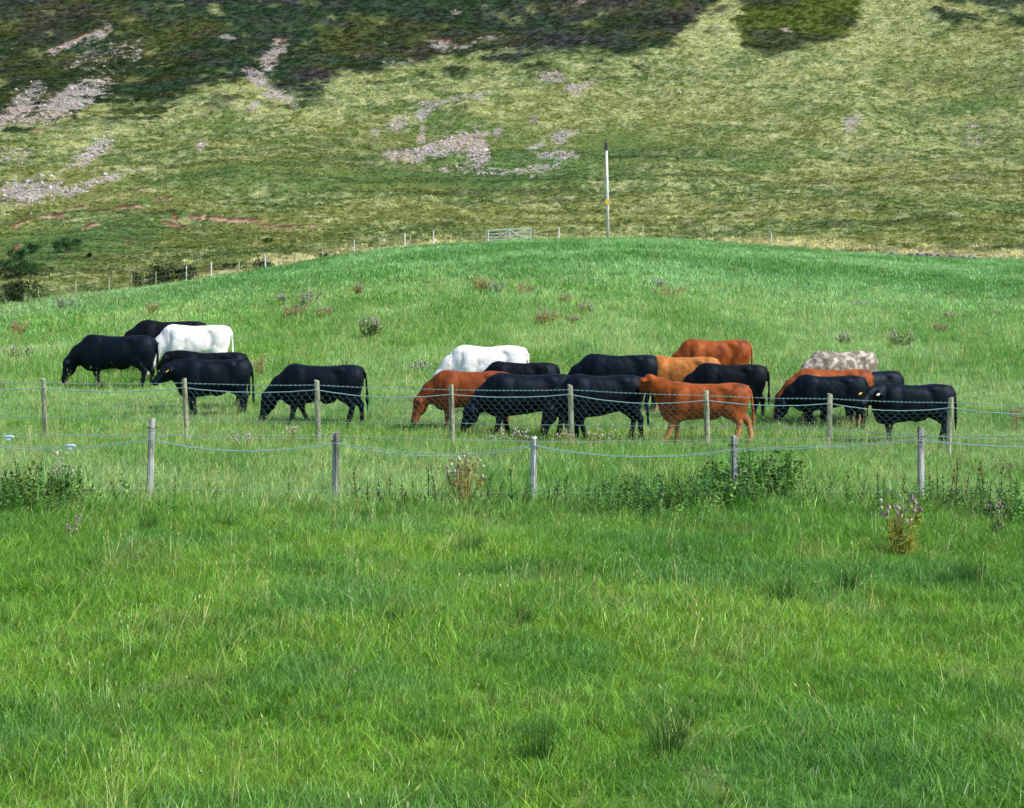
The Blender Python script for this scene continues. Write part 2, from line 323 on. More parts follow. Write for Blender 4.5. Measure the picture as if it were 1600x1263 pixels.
# ------------------------------------------------------------------ instanced ground cover
def scatter(name, protos, P, rot, scl, idx, tint, label):
    """protos: list of meshes; one 'stuff' object made by geometry nodes"""
    m = bpy.data.meshes.new(name); m.vertices.add(len(P)); m.vertices.foreach_set('co', np.asarray(P, np.float32).ravel())
    for nm, ty, key, dat in (('rot', 'FLOAT_VECTOR', 'vector', rot), ('scl', 'FLOAT_VECTOR', 'vector', scl), ('pick', 'INT', 'value', idx), ('tint', 'FLOAT_COLOR', 'color', np.concatenate([tint, np.ones((len(P), 1))], 1))):
        a = m.attributes.new(nm, ty, 'POINT'); a.data.foreach_set(key, np.ascontiguousarray(dat, np.int32 if ty == 'INT' else np.float32).ravel())
    o = link(bpy.data.objects.new(name, m))
    g = bpy.data.node_groups.new(name+'_nodes', 'GeometryNodeTree'); g.interface.new_socket('Geometry', in_out='INPUT', socket_type='NodeSocketGeometry'); g.interface.new_socket('Geometry', in_out='OUTPUT', socket_type='NodeSocketGeometry')
    n = g.nodes; L = g.links; i = n.new('NodeGroupInput'); ou = n.new('NodeGroupOutput'); inst = n.new('GeometryNodeInstanceOnPoints'); gi = n.new('GeometryNodeGeometryToInstance')
    for pm in reversed(protos):
        po = bpy.data.objects.new(pm.name, pm); oi = n.new('GeometryNodeObjectInfo'); oi.inputs['Object'].default_value = po
        if 'As Instance' in oi.inputs: oi.inputs['As Instance'].default_value = False
        L.new(oi.outputs['Geometry'], gi.inputs[0])
    def att(nm, ty):
        a = n.new('GeometryNodeInputNamedAttribute'); a.data_type = ty; a.inputs[0].default_value = nm
        return [s for s in a.outputs if s.enabled and s.name == 'Attribute'][0]
    L.new(i.outputs[0], inst.inputs['Points']); L.new(gi.outputs[0], inst.inputs['Instance']); inst.inputs['Pick Instance'].default_value = True
    L.new(att('pick', 'INT'), inst.inputs['Instance Index']); L.new(att('scl', 'FLOAT_VECTOR'), inst.inputs['Scale'])
    e = n.new('FunctionNodeEulerToRotation'); L.new(att('rot', 'FLOAT_VECTOR'), e.inputs[0]); L.new(e.outputs[0], inst.inputs['Rotation'])
    L.new(inst.outputs[0], ou.inputs[0])
    md = o.modifiers.new('scatter', 'NODES'); md.node_group = g
    return tag(o, label, None, None, 'stuff')
rng = np.random.RandomState(11)
def pts(n, px0, px1, y0, y1, lim=None):
    Y = np.sqrt(rng.uniform(y0*y0, y1*y1, n)); px = rng.uniform(px0, px1, n); X = (px-CX)/FPX*Y
    if lim is not None: k = lim(px, Y); X, Y = X[k], Y[k]
    return X, Y, hgt(X, Y)
def tuft(seed, nb, h0, h1, w, spread, bend0, bend1, mat, seg=3, name='grass_tuft'):
    r = random.Random(seed); b = MB()
    for k in range(nb):
        a = r.uniform(0, 6.283); q = spread*math.sqrt(r.random()); p = (q*math.cos(a), q*math.sin(a), -.02)
        ang = r.gauss(0.25, 1.25) if r.random() < .75 else r.uniform(0, 6.283)
        b.blade(p, ang, r.uniform(h0, h1), w*r.uniform(.6, 1.3), r.uniform(bend0, bend1), seg, r.uniform(-.9, .9))
    return mesh(name, b.V, b.F, mat)
def stems(seed, n, h0, h1, mat, w=.004, head=.05):
    r = random.Random(seed); b = MB()
    for k in range(n):
        a = r.gauss(.4, 1.1); p = (r.uniform(-.08, .08), r.uniform(-.08, .08), 0); h = r.uniform(h0, h1); be = r.uniform(.15, .8)
        b.blade(p, a, h, w, be, 3, .4)
        e = Vector(p)+Vector((math.cos(a), math.sin(a), 0))*(be*h*.9)+Vector((0, 0, h*(1-.25*be)*.93)); b.leaf(e, (math.cos(a)*be, math.sin(a)*be, .9), head, w*2.2)
    return mesh('seed_stem', b.V, b.F, mat)
near = [tuft(s, 24, .05, .20, .0055, .085, .25, 1.25, M_grass) for s in range(9)]
long = [tuft(s+20, 18, .16, .34, .0065, .10, .25, .9, M_grass) for s in range(5)]
midp = [tuft(s+40, 20, .12, .30, .013, .15, .25, .9, M_grass, 2) for s in range(6)]
farp = [tuft(s+60, 18, .12, .28, .034, .30, .2, .8, M_grass, 2) for s in range(6)]
def vary(c, n, v=.22, hv=.09):
    k = 1+rng.normal(0, v, (n, 1)); h = rng.normal(0, hv, (n, 1)); c = c*np.clip(k, .45, 1.8); c = c*np.concatenate([1+h*1.3, 1+h*0, 1-h], 1); return np.clip(c, .003, .8)
def grass(name, label, protos, n, y0, y1, s0, s1, bright=1., var=.2):
    X, Y, Z = pts(n, -170, 1770, y0, y1, (lambda px, Y: Y < crest_d(px)+1.5) if y1 > 115 else None); n = len(X)
    sc = rng.uniform(s0, s1, n)*(.62+.8*fbm(X*.9, Y*.9, 51, 3))*(1-.38*sstep(36, 40, Y)*sstep(58, 50, Y))*(.72+.56*fbm(X*.3, Y*.22, 54, 3)); cl = fbm(X*.5, Y*.5, 52, 2)
    rot = np.stack([rng.normal(0, .12, n), rng.normal(.1, .14, n), rng.normal(0, .9, n)+(cl-.5)*4], 1)
    scl = np.stack([sc, sc, sc*rng.uniform(.7, 1.25, n)], 1)
    return scatter(name, protos, np.stack([X, Y, Z], 1), rot, scl, rng.randint(0, len(protos), n), vary(field_albedo(X, Y)*bright, n, var), label)
grass('meadow_grass', 'short lush green grass in the foreground of the pasture', near, 44000, 10.2, 29, .75, 1.25, 1.25)
grass('meadow_grass', 'longer pale green grass around the two wire fences', long+midp[:2], 27000, 27, 46, .7, 1.15, 1.3)
grass('meadow_grass', 'pale green grass on the slope behind the cattle', midp, 46000, 42, 76, .8, 1.3, 1.3)
grass('meadow_grass', 'rich green grass over the top of the knoll', farp, 62000, 68, 166, .8, 1.25, 1.35)
stm = [stems(s, 4, .22, .46, M_grass) for s in range(4)]
def stemset(n, y0, y1, s, dens):
    X, Y, Z = pts(n, -170, 1770, y0, y1); k = fbm(X*.5, Y*.5, 61, 3)+rng.normal(0, .08, n) > dens; X, Y, Z = X[k], Y[k], Z[k]; n = len(X); sc = rng.uniform(.7, 1.2, n)*s
    t = np.where(rng.rand(n, 1) < .55, C(.42,.44,.22)[None], C(.24,.36,.11)[None]); return X, Y, Z, sc, vary(t, n, .2)
a = [stemset(1700, 10.5, 28, .9, .47), stemset(6500, 27, 46, 1.05, .36), stemset(7000, 46, 85, 1.5, .42)]
X, Y, Z, sc, t = [np.concatenate(q) for q in zip(*a)]; n = len(X)
scatter('seeding_grass_stems', stm, np.stack([X, Y, Z], 1), np.stack([rng.normal(0, .15, n), rng.normal(.1, .15, n), rng.normal(0, 1.2, n)], 1), np.stack([sc*1.1, sc*1.1, sc], 1), rng.randint(0, 4, n), t, 'thin pale seeding stems standing above the pasture grass')

# hill cover
def tuss(seed, nb, h0, h1, w, spread, mat):
    return tuft(seed, nb, h0, h1, w, spread, .4, 1.3, mat, 2, 'tussock')
tproto = [tuss(s+80, 16, .22, .5, .085, .32, M_tussock) for s in range(6)]
def sprig(seed):
    r = random.Random(seed); b = MB()
    for k in range(46):
        d = Vector((r.gauss(0, 1), r.gauss(0, 1), abs(r.gauss(0, .8)))).normalized(); p = Vector((d.x*.5, d.y*.5, d.z*.34))*r.uniform(.45, 1)
        b.leaf(p, (d+Vector((r.uniform(-.6, .6), r.uniform(-.6, .6), .5))), r.uniform(.12, .22), .1)
    return mesh('heather_clump', b.V, b.F, M_heather)
hproto = [sprig(s) for s in range(5)]
def rockm(seed, mat=None):
    r = random.Random(seed); b = MB(); b.ball((0, 0, .05), (.25*r.uniform(.7, 1.3), .22*r.uniform(.7, 1.3), .16*r.uniform(.7, 1.3)), .25, 6, 4, r); return mesh('scree_rock', b.V, b.F, mat or M_stone)
rproto = [rockm(s) for s in range(5)]
X, Y, Z = pts(190000, -230, 1830, 160, 570, lambda px, Y: Y > crest_d(px)+4)
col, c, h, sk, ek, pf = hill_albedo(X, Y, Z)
bare = (sk > .4) | (ek > .4); n = len(X); isH = (rng.rand(n) < h) | (c['olive'] > .5)
k = ~bare & ~isH; nn = k.sum(); cl = np.clip(pf[k]+rng.normal(0, .18, nn), 0, 1)
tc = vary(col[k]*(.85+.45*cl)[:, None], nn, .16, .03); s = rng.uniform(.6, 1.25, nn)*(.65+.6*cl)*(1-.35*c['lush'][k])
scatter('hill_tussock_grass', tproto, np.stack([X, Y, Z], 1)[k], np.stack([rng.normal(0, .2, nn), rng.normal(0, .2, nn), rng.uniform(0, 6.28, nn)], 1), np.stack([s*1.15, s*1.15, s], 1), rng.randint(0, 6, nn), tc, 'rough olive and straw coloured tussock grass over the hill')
k = ~bare & isH & (rng.rand(n) < .8); nn = k.sum(); s = rng.uniform(.6, 1.4, nn)
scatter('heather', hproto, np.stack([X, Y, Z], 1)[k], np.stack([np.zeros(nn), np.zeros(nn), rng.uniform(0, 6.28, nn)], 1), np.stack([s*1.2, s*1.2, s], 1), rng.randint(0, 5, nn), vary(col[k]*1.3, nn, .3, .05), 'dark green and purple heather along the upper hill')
X2, Y2, Z2 = pts(420000, -230, 1830, 190, 560); cc = hill_cover(X2, Y2, Z2); scn = fbm(X2*1.1, Y2*1.1, 31, 3)
k = (rng.rand(len(X2)) < np.clip(cc['scree']*1.1-.25+(scn-.5)*3.0, 0, 1)) & (cc['scree'] > .12); k |= (rng.rand(len(X2)) < .0008)
nn = k.sum(); s = rng.uniform(.4, .95, nn)*(1+1.2*(rng.rand(nn) > .96)); a = rng.rand(nn, 1)
sc_ = C(.44,.36,.33)[None]*a+C(.36,.335,.33)[None]*(1-a)
scatter('scree_stones', rproto, np.stack([X2, Y2, Z2], 1)[k], rng.uniform(-.4, 6, (nn, 3))*np.array([[.1, .1, 1]]), np.stack([s, s, s], 1), rng.randint(0, 5, nn), vary(sc_, nn, .2, .025), 'pinkish grey loose stones spilling down the hillside')
# white clover specks
wf = MB()
for k in range(5): wf.ball((random.uniform(-.03, .03), random.uniform(-.03, .03), .12+random.uniform(0, .04)), .0065, .2, 5, 3)
X, Y, Z = pts(60, -100, 1700, 11, 26); n = len(X)
M_white = plain('clover_petals', (.7, .68, .62), .8, .1)
scatter('white_clover', [mesh('clover_heads', wf.V[:wf.V.__len__()//5], wf.F[:len(wf.F)//5], M_white)], np.stack([X, Y, Z], 1), np.zeros((n, 3)), np.ones((n, 3)), np.zeros(n), np.ones((n, 3)), 'tiny white clover heads dotted through the foreground grass')

# ------------------------------------------------------------------ cattle
def coat(name, base, dark=None, lowcol=None, patch=None, sheen=.3, rough=.55, spot=None):
    m, t, b = newmat(name); tc = N(t, 'ShaderNodeTexCoord'); o = tc.outputs['Object']
    n = noise(t, 5.5, 4, o); nf = noise(t, 45, 3, o, (1, 1, .35))
    c = mix(t, tuple(x*.72 for x in base), tuple(min(.9, x*1.25) for x in base), ramp(t, n, .3, .7))
    if patch:
        pn = noise(t, patch[1], 5, o); c = mix(t, c, patch[0], ramp(t, pn, patch[2], patch[2]+patch[3]))
    if lowcol:
        sx = N(t, 'ShaderNodeSeparateXYZ'); t.links.new(o, sx.inputs[0]); c = mix(t, lowcol, c, ramp(t, sx.outputs['Z'], .25, .62))
    c = mix(t, c, mix(t, (.78, .78, .78), (1.2, 1.2, 1.2), ramp(t, nf, .3, .7)), 1., 'MULTIPLY')
    if spot:
        sp = noise(t, 7.5, 4, o); c = mix(t, c, spot[0], ramp(t, sp, spot[1], spot[1]+.04))
    t.links.new(c, b.inputs['Base Color']); b.inputs['Roughness'].default_value = rough
    b.inputs['Sheen Weight'].default_value = sheen; b.inputs['Sheen Roughness'].default_value = .4
    b.inputs['Specular IOR Level'].default_value = .17; b.inputs['Specular Tint'].default_value = (.6, .8, 1, 1); bump(t, b, nf, .6, .014)
    return m
K = dict(black=coat('black_coat', (.0014, .0034, .0075), patch=((.005, .0055, .007), 2.2, .55, .2), sheen=.004, rough=.55),
 brown_black=coat('brown_black_coat', (.0030, .0026, .0040), patch=((.013, .0045, .003), 1.4, .52, .2), sheen=.004),
 red=coat('red_brown_coat', (.20, .045, .007), patch=((.11, .023, .004), 2.2, .52, .2), lowcol=(.20, .055, .015), sheen=.02),
 orange=coat('orange_coat', (.27, .062, .008), patch=((.13, .027, .004), 3.6, .5, .15), lowcol=(.48, .22, .09), sheen=.02),
 tan=coat('tan_coat', (.40, .145, .030), lowcol=(.5, .28, .13), sheen=.03),
 white=coat('white_coat', (.88, .86, .80), spot=((.22, .17, .12), .68), sheen=.1),
 cream=coat('cream_coat', (.88, .86, .80), spot=((.45, .36, .24), .68), sheen=.1),
 roan=coat('grey_roan_coat', (.50, .46, .40), patch=((.17, .13, .095), 6.5, .37, .18), spot=((.62, .59, .55), .66), sheen=.02))
M_tagY = plain('yellow_ear_tag', (.8, .55, .06), .5, .05); M_tagW = plain('pale_ear_tag', (.75, .72, .55), .5, .05)
M_eye = plain('dark_eye', (.01, .008, .006), .15, .1)

def rcone(P, a, b, ra, rb, sq=1.):
    """distance to a tapering capsule, its section squashed sideways (y) by sq"""
    a = np.array(a, float); b = np.array(b, float); Q = P.copy()
    ax = b-a; yl = None
    L2 = ax @ ax; t = np.clip(((Q-a) @ ax)/L2, 0, 1); d = Q-a-t[..., None]*ax
    if sq != 1: d = d*np.array([1, 1/sq, 1])
    r = ra+(rb-ra)*t; return (np.sqrt((d*d).sum(-1))-r)*(min(1, sq)**.5)
def ell(P, c, r):
    d = (P-np.array(c, float))/np.array(r, float); k = np.sqrt((d*d).sum(-1)); return (k-1)*min(r)*1.1
def smin(a, b, k):
    h = np.clip(.5+.5*(b-a)/k, 0, 1); return b*(1-h)+a*h-k*h*(1-h)
BX = np.array([-1.00,-.97,-.90,-.76,-.55,-.30,-.05,.20,.42,.60,.74,.84,.90])
BT = np.array([1.17,1.29,1.335,1.355,1.365,1.345,1.335,1.345,1.375,1.375,1.33,1.24,1.12])
BB = np.array([.95,.82,.73,.67,.66,.61,.555,.525,.505,.51,.56,.66,.86])
BW = np.array([.10,.19,.245,.28,.295,.315,.335,.33,.30,.27,.23,.16,.06])
def cow_field(P, pose, r):
    x, y, z = P[..., 0], P[..., 1], P[..., 2]
    xc = np.clip(x, -1., .9); tp = np.interp(xc, BX, BT); bt = np.interp(xc, BX, BB)-.03*pose.get('fat', 0); hw = np.interp(xc, BX, BW)*(1+.06*pose.get('fat', 0))
    cz = (tp+bt)/2; hz = (tp-bt)/2
    k = ((np.abs(y)/hw)**2.35+(np.abs(z-cz)/hz)**2.35)**(1/2.35); D = (k-1)*np.minimum(hw, hz)*.85; D = np.maximum(D, np.abs(x+.05)-.95)
    for s in (-1, 1):
        D = smin(D, ell(P, (.47, s*.20, .92), (.20, .13, .33)), .08)
        D = smin(D, ell(P, (-.74, s*.17, 1.02), (.23, .15, .29)), .08)
        D = smin(D, ell(P, (-.50, s*.20, 1.24), (.12, .09, .07)), .06)
    for s in (-1, 1):
        D = np.maximum(D, -smin(-D+1, ell(P, (-.44, s*.345, 1.03), (.13, .055, .15))*-1+1, .06)+1) if False else D+.020*np.exp(-(((x+.44)/.10)**2+((z-1.03)/.15)**2))*(y*s > 0)+.009*np.exp(-(((x-.29)/.07)**2+((z-.98)/.22)**2))*(y*s > 0)+.012*np.exp(-(((x-.66)/.05)**2+((z-1.05)/.2)**2))*(y*s > 0)
    D = smin(D, ell(P, (.62, 0, .60), (.22, .12, .14)), .08)
    if pose.get('sheath'): D = smin(D, rcone(P, (-.28, 0, .60), (-.12, 0, .54), .07, .05), .08)
    # legs (feet offsets fore-aft give the stance)
    fl = pose.get('legs', (0, .0, 0, .0))
    for i, s in enumerate((-1, 1)):
        dx = fl[i]; yk = s*.17
        sh = (.50, s*.17, .82); kn = (.53+dx*.45, yk, .41); ft = (.50+dx, yk, .12); hf = (.535+dx, yk, .035)
        D = smin(D, rcone(P, sh, (.50+dx*.2, s*.175, .60), .17, .13, .75), .07); D = smin(D, rcone(P, (.50+dx*.2, s*.175, .62), kn, .125, .070, .85), .04)
        D = smin(D, rcone(P, kn, ft, .062, .052), .025); D = smin(D, rcone(P, ft, hf, .05, .06), .02); D = smin(D, ell(P, kn, (.07, .068, .08)), .02)
        dx = fl[2+i]; st = (-.60+dx*.25, s*.19, .74); hk = (-.84+dx*.6, s*.175, .47); ft = (-.80+dx, s*.175, .13); hf = (-.765+dx, s*.175, .04)
        D = smin(D, rcone(P, (-.72, s*.17, 1.0), st, .20, .18, .72), .08); D = smin(D, rcone(P, (-.83, s*.15, 1.06), (-.80, s*.17, .64), .15, .10, .8), .06); D = smin(D, rcone(P, st, hk, .17, .078, .8), .05)
        D = smin(D, rcone(P, hk, ft, .068, .054), .025); D = smin(D, rcone(P, ft, hf, .05, .06), .02)
    # neck
    pl = np.array(pose['poll'], float); mz = np.array(pose['muzzle'], float); nb = np.array((.60, 0, 1.05)); mid = (nb+pl)/2+np.array((0.02, 0, pose.get('arch', .03)))
    D = smin(D, rcone(P, nb, mid, .28, .225, .68), .10); D = smin(D, rcone(P, mid, pl-(mz-pl)*-.05, .225, .155, .74), .07)
    D = smin(D, rcone(P, (.68, 0, .80), mid-np.array((0, 0, .10)), .21, .16, .5), .10)
    # head
    ax = (mz-pl); L = np.linalg.norm(ax); ax = ax/L
    sd_ = np.array(pose.get('side') or np.cross(ax, (0, 0, 1.)), float); sd_ /= np.linalg.norm(sd_); up = np.cross(sd_, ax)
    if pose.get('flipup'): up = -up
    T = np.stack([(P-pl) @ ax, (P-pl) @ sd_, (P-pl) @ up], -1)
    H = rcone(T, (.02, 0, .0), (L*.82, 0, -.015), .150, .098, .80); H = smin(H, ell(T, (.12, 0, -.08), (.19, .095, .14)), .05)
    H = smin(H, ell(T, (L-.045, 0, -.012), (.08, .092, .085)), .03); H = smin(H, ell(T, (-.01, 0, .06), (.08, .10, .06)), .04)
    for s in (-1, 1):
        H = smin(H, ell(T, (.14, s*.095, .055), (.05, .03, .035)), .02)
        e0 = np.array((.0, s*.10, .02)); e1 = np.array((-.015+pose.get('ear', 0), s*.215, -.01)); e2 = np.array((.015+pose.get('ear', 0), s*.30, -.035))
        H = smin(H, rcone(T, e0, e1, .035, .070, 1.), .02); H = smin(H, rcone(T, e1, e2, .068, .028, 1.), .02)
    D = smin(D, H, .05)
    # tail
    sw = pose.get('tail', 0); tb = [(-.96, 0, 1.27), (-1.045, sw*.1, 1.15), (-1.065-abs(sw)*.03, sw*.3, .85), (-1.06-abs(sw)*.10, sw*.5, .58), (-1.06-abs(sw)*.16, sw*.6, .34)]
    rr = [.05, .034, .028, .040, .028]
    for i in range(4): D = smin(D, rcone(P, tb[i], tb[i+1], rr[i], rr[i+1]), .02)
    frame = (pl, ax, sd_, up, L)
    return D, frame
def surface_nets(D, o, h):
    nx, ny, nz = D.shape; ins = D < 0
    cnt = np.zeros((nx-1, ny-1, nz-1)); acc = np.zeros((nx-1, ny-1, nz-1, 3))
    cor = [(a, b, c) for a in (0, 1) for b in (0, 1) for c in (0, 1)]
    sl = lambda A, c: A[c[0]:nx-1+c[0], c[1]:ny-1+c[1], c[2]:nz-1+c[2]]
    for ci in cor:
        for ax in range(3):
            if ci[ax]: continue
            cj = list(ci); cj[ax] = 1; a = sl(D, ci); b = sl(D, cj); m = (a < 0) != (b < 0)
            t = np.where(m, a/np.where(m, a-b, 1), 0)
            p = np.zeros(a.shape+(3,)); p[..., 0] = ci[0]; p[..., 1] = ci[1]; p[..., 2] = ci[2]; p[..., ax] = t
            acc += p*m[..., None]; cnt += m
    act = cnt > 0; idx = -np.ones(act.shape, int); idx[act] = np.arange(act.sum())
    g = np.stack(np.meshgrid(np.arange(nx-1), np.arange(ny-1), np.arange(nz-1), indexing='ij'), -1)
    V = (g[act]+acc[act]/cnt[act][:, None])*h+o; F = []
    for ax in range(3):
        u, v = [(1, 2), (2, 0), (0, 1)][ax]
        lo = [slice(1, -1)]*3; lo[ax] = slice(0, -1); hi = [slice(1, -1)]*3; hi[ax] = slice(1, None)
        a = ins[tuple(lo)]; b = ins[tuple(hi)]; loc = np.argwhere(a != b); s = a[tuple(loc.T)]
        off = np.ones(3, int); off[ax] = 0; c = loc+off
        q = []
        for du, dv in ((0, 0), (-1, 0), (-1, -1), (0, -1)):
            e = c.copy(); e[:, u] += du; e[:, v] += dv; q.append(idx[tuple(e.T)])
        q = np.stack(q, 1); q = np.where(s[:, None], q, q[:, ::-1]); F.append(q)
    return V, np.concatenate(F)
def make_cow(name, coatkey, pose, loc, yaw, sx, sz, label, group, tags=()):
    h = .027; o = np.array((-1.35, -.62, -.06)); up = np.array((1.85, .62, 1.75))
    n = np.ceil((up-o)/h).astype(int); ax = [o[i]+np.arange(n[i])*h for i in range(3)]
    P = np.stack(np.meshgrid(*ax, indexing='ij'), -1)
    D, (pl, hx, hs, hu, L) = cow_field(P, pose, None)
    sd0 = int(abs(loc.x)*100); D = D+(vn(P[..., 0]*4+P[..., 1]*5, P[..., 2]*4+sd0, 3)-.5)*.014+(vn(P[..., 0]*11+P[..., 1]*9, P[..., 2]*10+sd0, 5)-.5)*.009
    V, F = surface_nets(D, o, h)
    root = empty(name, loc, yaw); root.scale = (sx, sx, sz)
    tag(root, label, 'cow', group)
    obj('body', V, F, K[coatkey], root, smooth=True)
    for s in (-1, 1):
        e = pl+hx*.15+hs*(s*.112)+hu*.05; b = MB(); b.ball(e, .020, 0, 8, 6); b.build('eye', M_eye, root, True)
    for s, mt in tags:
        e = pl+hs*(s*.25)+hx*.03-hu*.03
        b = MB(); M = Matrix.Translation(Vector(e)) @ Matrix((Vector(hx), Vector(hs), Vector(hu))).transposed().to_4x4(); b.box((.05, 0, .06), (.085, .065, .012), M)
        # the plate hangs in front of the ear
        b.build('ear_tag', mt, root)
    return root
GR = dict(poll=(1.20, 0, .66), muzzle=(1.36, 0, .15), arch=.04)
def gz(**k): d = dict(GR); d.update(k); return d
def st(**k):
    d = dict(poll=(1.18, 0, 1.30), muzzle=(1.58, 0, 1.02), arch=.02); d.update(k); return d
LW = (.16, -.14, -.12, .15); LX = (-.05, .08, .10, -.08)
BG, RG, WG = 'black cattle grazing in the herd', 'orange and brown cattle in the herd', 'pale cattle in the herd'
# x rump, x front, y back, y feet, coat, pose, local length of that extent, yaw offset, label, tags
COWS = [
 (243, 91, 524, 609, 'black', gz(legs=(.02,-.14,-.06,.10), tail=0, sheath=1, fat=1), 2.45, -4, 'black cow grazing at the far left end of the herd, head down', BG, ()),
 (321, 172, 502, 582, 'brown_black', gz(tail=.1, legs=LX), 2.45, 4, 'brownish black cow half hidden behind the white cow on the left', BG, ()),
 (359, 224, 506, 595, 'white', gz(legs=LX, poll=(1.16, .05, .62)), 2.45, 6, 'white cow grazing behind the black cows on the left', WG, ()),
 (386, 238, 550, 640, 'brown_black', st(poll=(1.10, -.12, 1.22), muzzle=(1.44, -.26, .98), legs=LX), 2.5, -5, 'dark cow standing directly behind the black one with a single yellow ear tag', BG, ()),
 (390, 240, 561, 654, 'black', st(poll=(1.12, .08, 1.12), muzzle=(1.50, .20, .80), legs=(.05,-.08,-.04,.08), tail=.15, sheath=1, fat=1), 2.52, 6, 'black cow with raised head and yellow ear tag, between two left fence posts', BG, ((-1, M_tagY),)),
 (568, 405, 570, 668, 'black', gz(legs=(-.16,.14,-.14,.12), tail=-.15, sheath=1), 2.4, -3, 'black cow grazing alone between the left group and the middle group', BG, ()),
 (822, 672, 540, 632, 'cream', gz(legs=LX), 2.45, 4, 'white cow grazing behind the brown one in the middle', WG, ()),
 (871, 728, 566, 652, 'brown_black', gz(legs=LX), 2.45, -5, 'black cow showing only its back below the middle white cow', BG, ()),
 (798, 640, 580, 672, 'red', gz(legs=(.05,-.10,.10,-.10), fat=.5), 2.45, 2, 'dark red brown cow grazing with its head by the left middle post', RG, ()),
 (895, 718, 584, 686, 'black', gz(legs=(-.12,.16,-.1,.12), fat=1.5, tail=.0, poll=(1.2, 0, .60), muzzle=(1.40, .0, .16)), 2.45, 4, 'large black cow grazing between the two middle fence posts', BG, ()),
 (1172, 1030, 531, 620, 'orange', gz(legs=LX, arch=-.02), 2.45, 5, 'orange cow furthest back in the right middle of the herd', RG, ()),
 (1122, 974, 557, 645, 'tan', gz(legs=LX), 2.45, -4, 'light tan cow squeezed between a black cow and a dark brown cow', RG, ()),
 (1028, 872, 554, 642, 'black', gz(legs=LX, fat=1), 2.45, -3, 'black cow standing behind another, its back highest in the middle group', BG, ()),
 (1006, 842, 586, 690, 'black', gz(legs=(.05,-.12,.06,-.12), fat=1, tail=.25), 2.45, 3, 'black cow whose rump meets the head of the bright orange cow', BG, ()),
 (1197, 1052, 569, 658, 'brown_black', gz(legs=(0,-.1,-.12,.14), tail=-.1), 2.45, -6, 'dark brown black cow behind the bright orange cow, tail hanging free', BG, ()),
 (1170, 1000, 598, 693, 'orange', st(poll=(1.10, -.10, 1.40), muzzle=(1.30, -.50, 1.20), legs=(.02,.26,-.26,.06), tail=.3, sheath=1, fat=.5, ear=-.03, arch=.0), 2.34, -4, 'bright orange cow walking with raised head in front of the others', RG, ()),
 (1370, 1258, 549, 634, 'roan', gz(legs=LX), 2.45, 24, 'mottled grey roan cow behind the right hand group', WG, ()),
 (1362, 1204, 577, 668, 'orange', gz(legs=(-.10,.22,-.05,.16), poll=(1.2, .05, .70)), 2.45, 5, 'orange cow with pale legs mostly hidden by the grazing black one', RG, ()),
 (1412, 1300, 580, 662, 'black', gz(legs=LX), 2.45, 22, 'black cow seen only as a back above the rightmost pair', BG, ()),
 (1352, 1208, 587, 672, 'black', gz(legs=(-.06,-.16,.0,-.14), fat=1, sheath=0), 2.45, -3, 'black cow grazing in front of the pale legged orange cow', BG, ()),
 (1490, 1338, 600, 695, 'black', st(poll=(.98, .16, 1.16), muzzle=(1.28, .46, .90), legs=(-.02,.05,-.10,.12), tail=.05, sheath=1, fat=1), 2.32, 0, 'black cow at the right end of the herd, ear tags, head up', BG, ((-1, M_tagW), (1, M_tagY))),
]
for i, (xr, xf, yb, yf, ck, pose, LL, yaw, label, grp, tg) in enumerate(COWS):
    c = at((xr*.58+xf*.42), yf); d = c.y; head = yaw
    ext = abs(xr-xf)/FPX*d/math.cos(R(yaw)); sx = min(max(ext/LL, .84), 1.12)
    H = CAMZ+d*math.tan(math.atan((CY-yb)/FPX)-PITCH)-c.z; sz = min(max(H/1.365, .78), 1.14)
    if abs(yaw) > 15: sx = sz
    # local x runs to the head; the herd faces left
    mid = at(xr, yf, d-3, d+6); xx = (xr-CX)/FPX*d-1.0*sx*math.cos(R(yaw)); c = Vector((xx, d, float(hgt(xx, d))))
    make_cow('cow', ck, pose, c, math.pi+R(yaw), sx, sz, label, grp, tg)
    print('cow', i, ck, round(d, 1), round(sx, 2), round(H, 2))

# ------------------------------------------------------------------ fences, gate, pole
def wood(name, a, b_, moss):
    m, t, b = newmat(name); tc = N(t, 'ShaderNodeTexCoord'); o = tc.outputs['Object']; oi = N(t, 'ShaderNodeObjectInfo')
    n = noise(t, 9, 5, o, (1, 1, .07)); n2 = noise(t, 5, 4, o)
    c = mix(t, a, b_, ramp(t, n, .35, .65)); n3 = noise(t, 26, 4, o, (1, 1, .04)); c = mix(t, c, moss, ramp(t, n2, .52, .72)); c = mix(t, c, tuple(x*.35 for x in a), ramp(t, n3, .56, .66))
    t.links.new(c, b.inputs['Base Color']); b.inputs['Roughness'].default_value = .9; bump(t, b, n, 1., .02); return m
M_postF = wood('weathered_grey_wood', (.11, .11, .10), (.56, .57, .55), (.16, .19, .09))
M_postR = wood('pale_treated_wood', (.26, .25, .15), (.42, .42, .29), (.22, .27, .12))
M_postW = plain('bleached_wood', (.60, .60, .55), .9, .15)
M_wire = plain('galvanised_wire', (.32, .47, .48), .45, .1, metal=.2)
M_net = plain('thin_netting_wire', (.15, .26, .30), .5, .1, metal=.1)
M_steel = plain('galvanised_gate_steel', (.50, .62, .62), .45, .15, metal=.3)
M_clip = plain('blue_white_plastic', (.42, .58, .74), .5, .15); M_dark = plain('dark_iron', (.03, .03, .035), .5, .2)
M_sign = plain('yellow_sign_enamel', (.75, .50, .03), .5, .05)
def ht_at(px, py, Y): return CAMZ+Y*math.tan(math.atan((CY-py)/FPX)-PITCH)
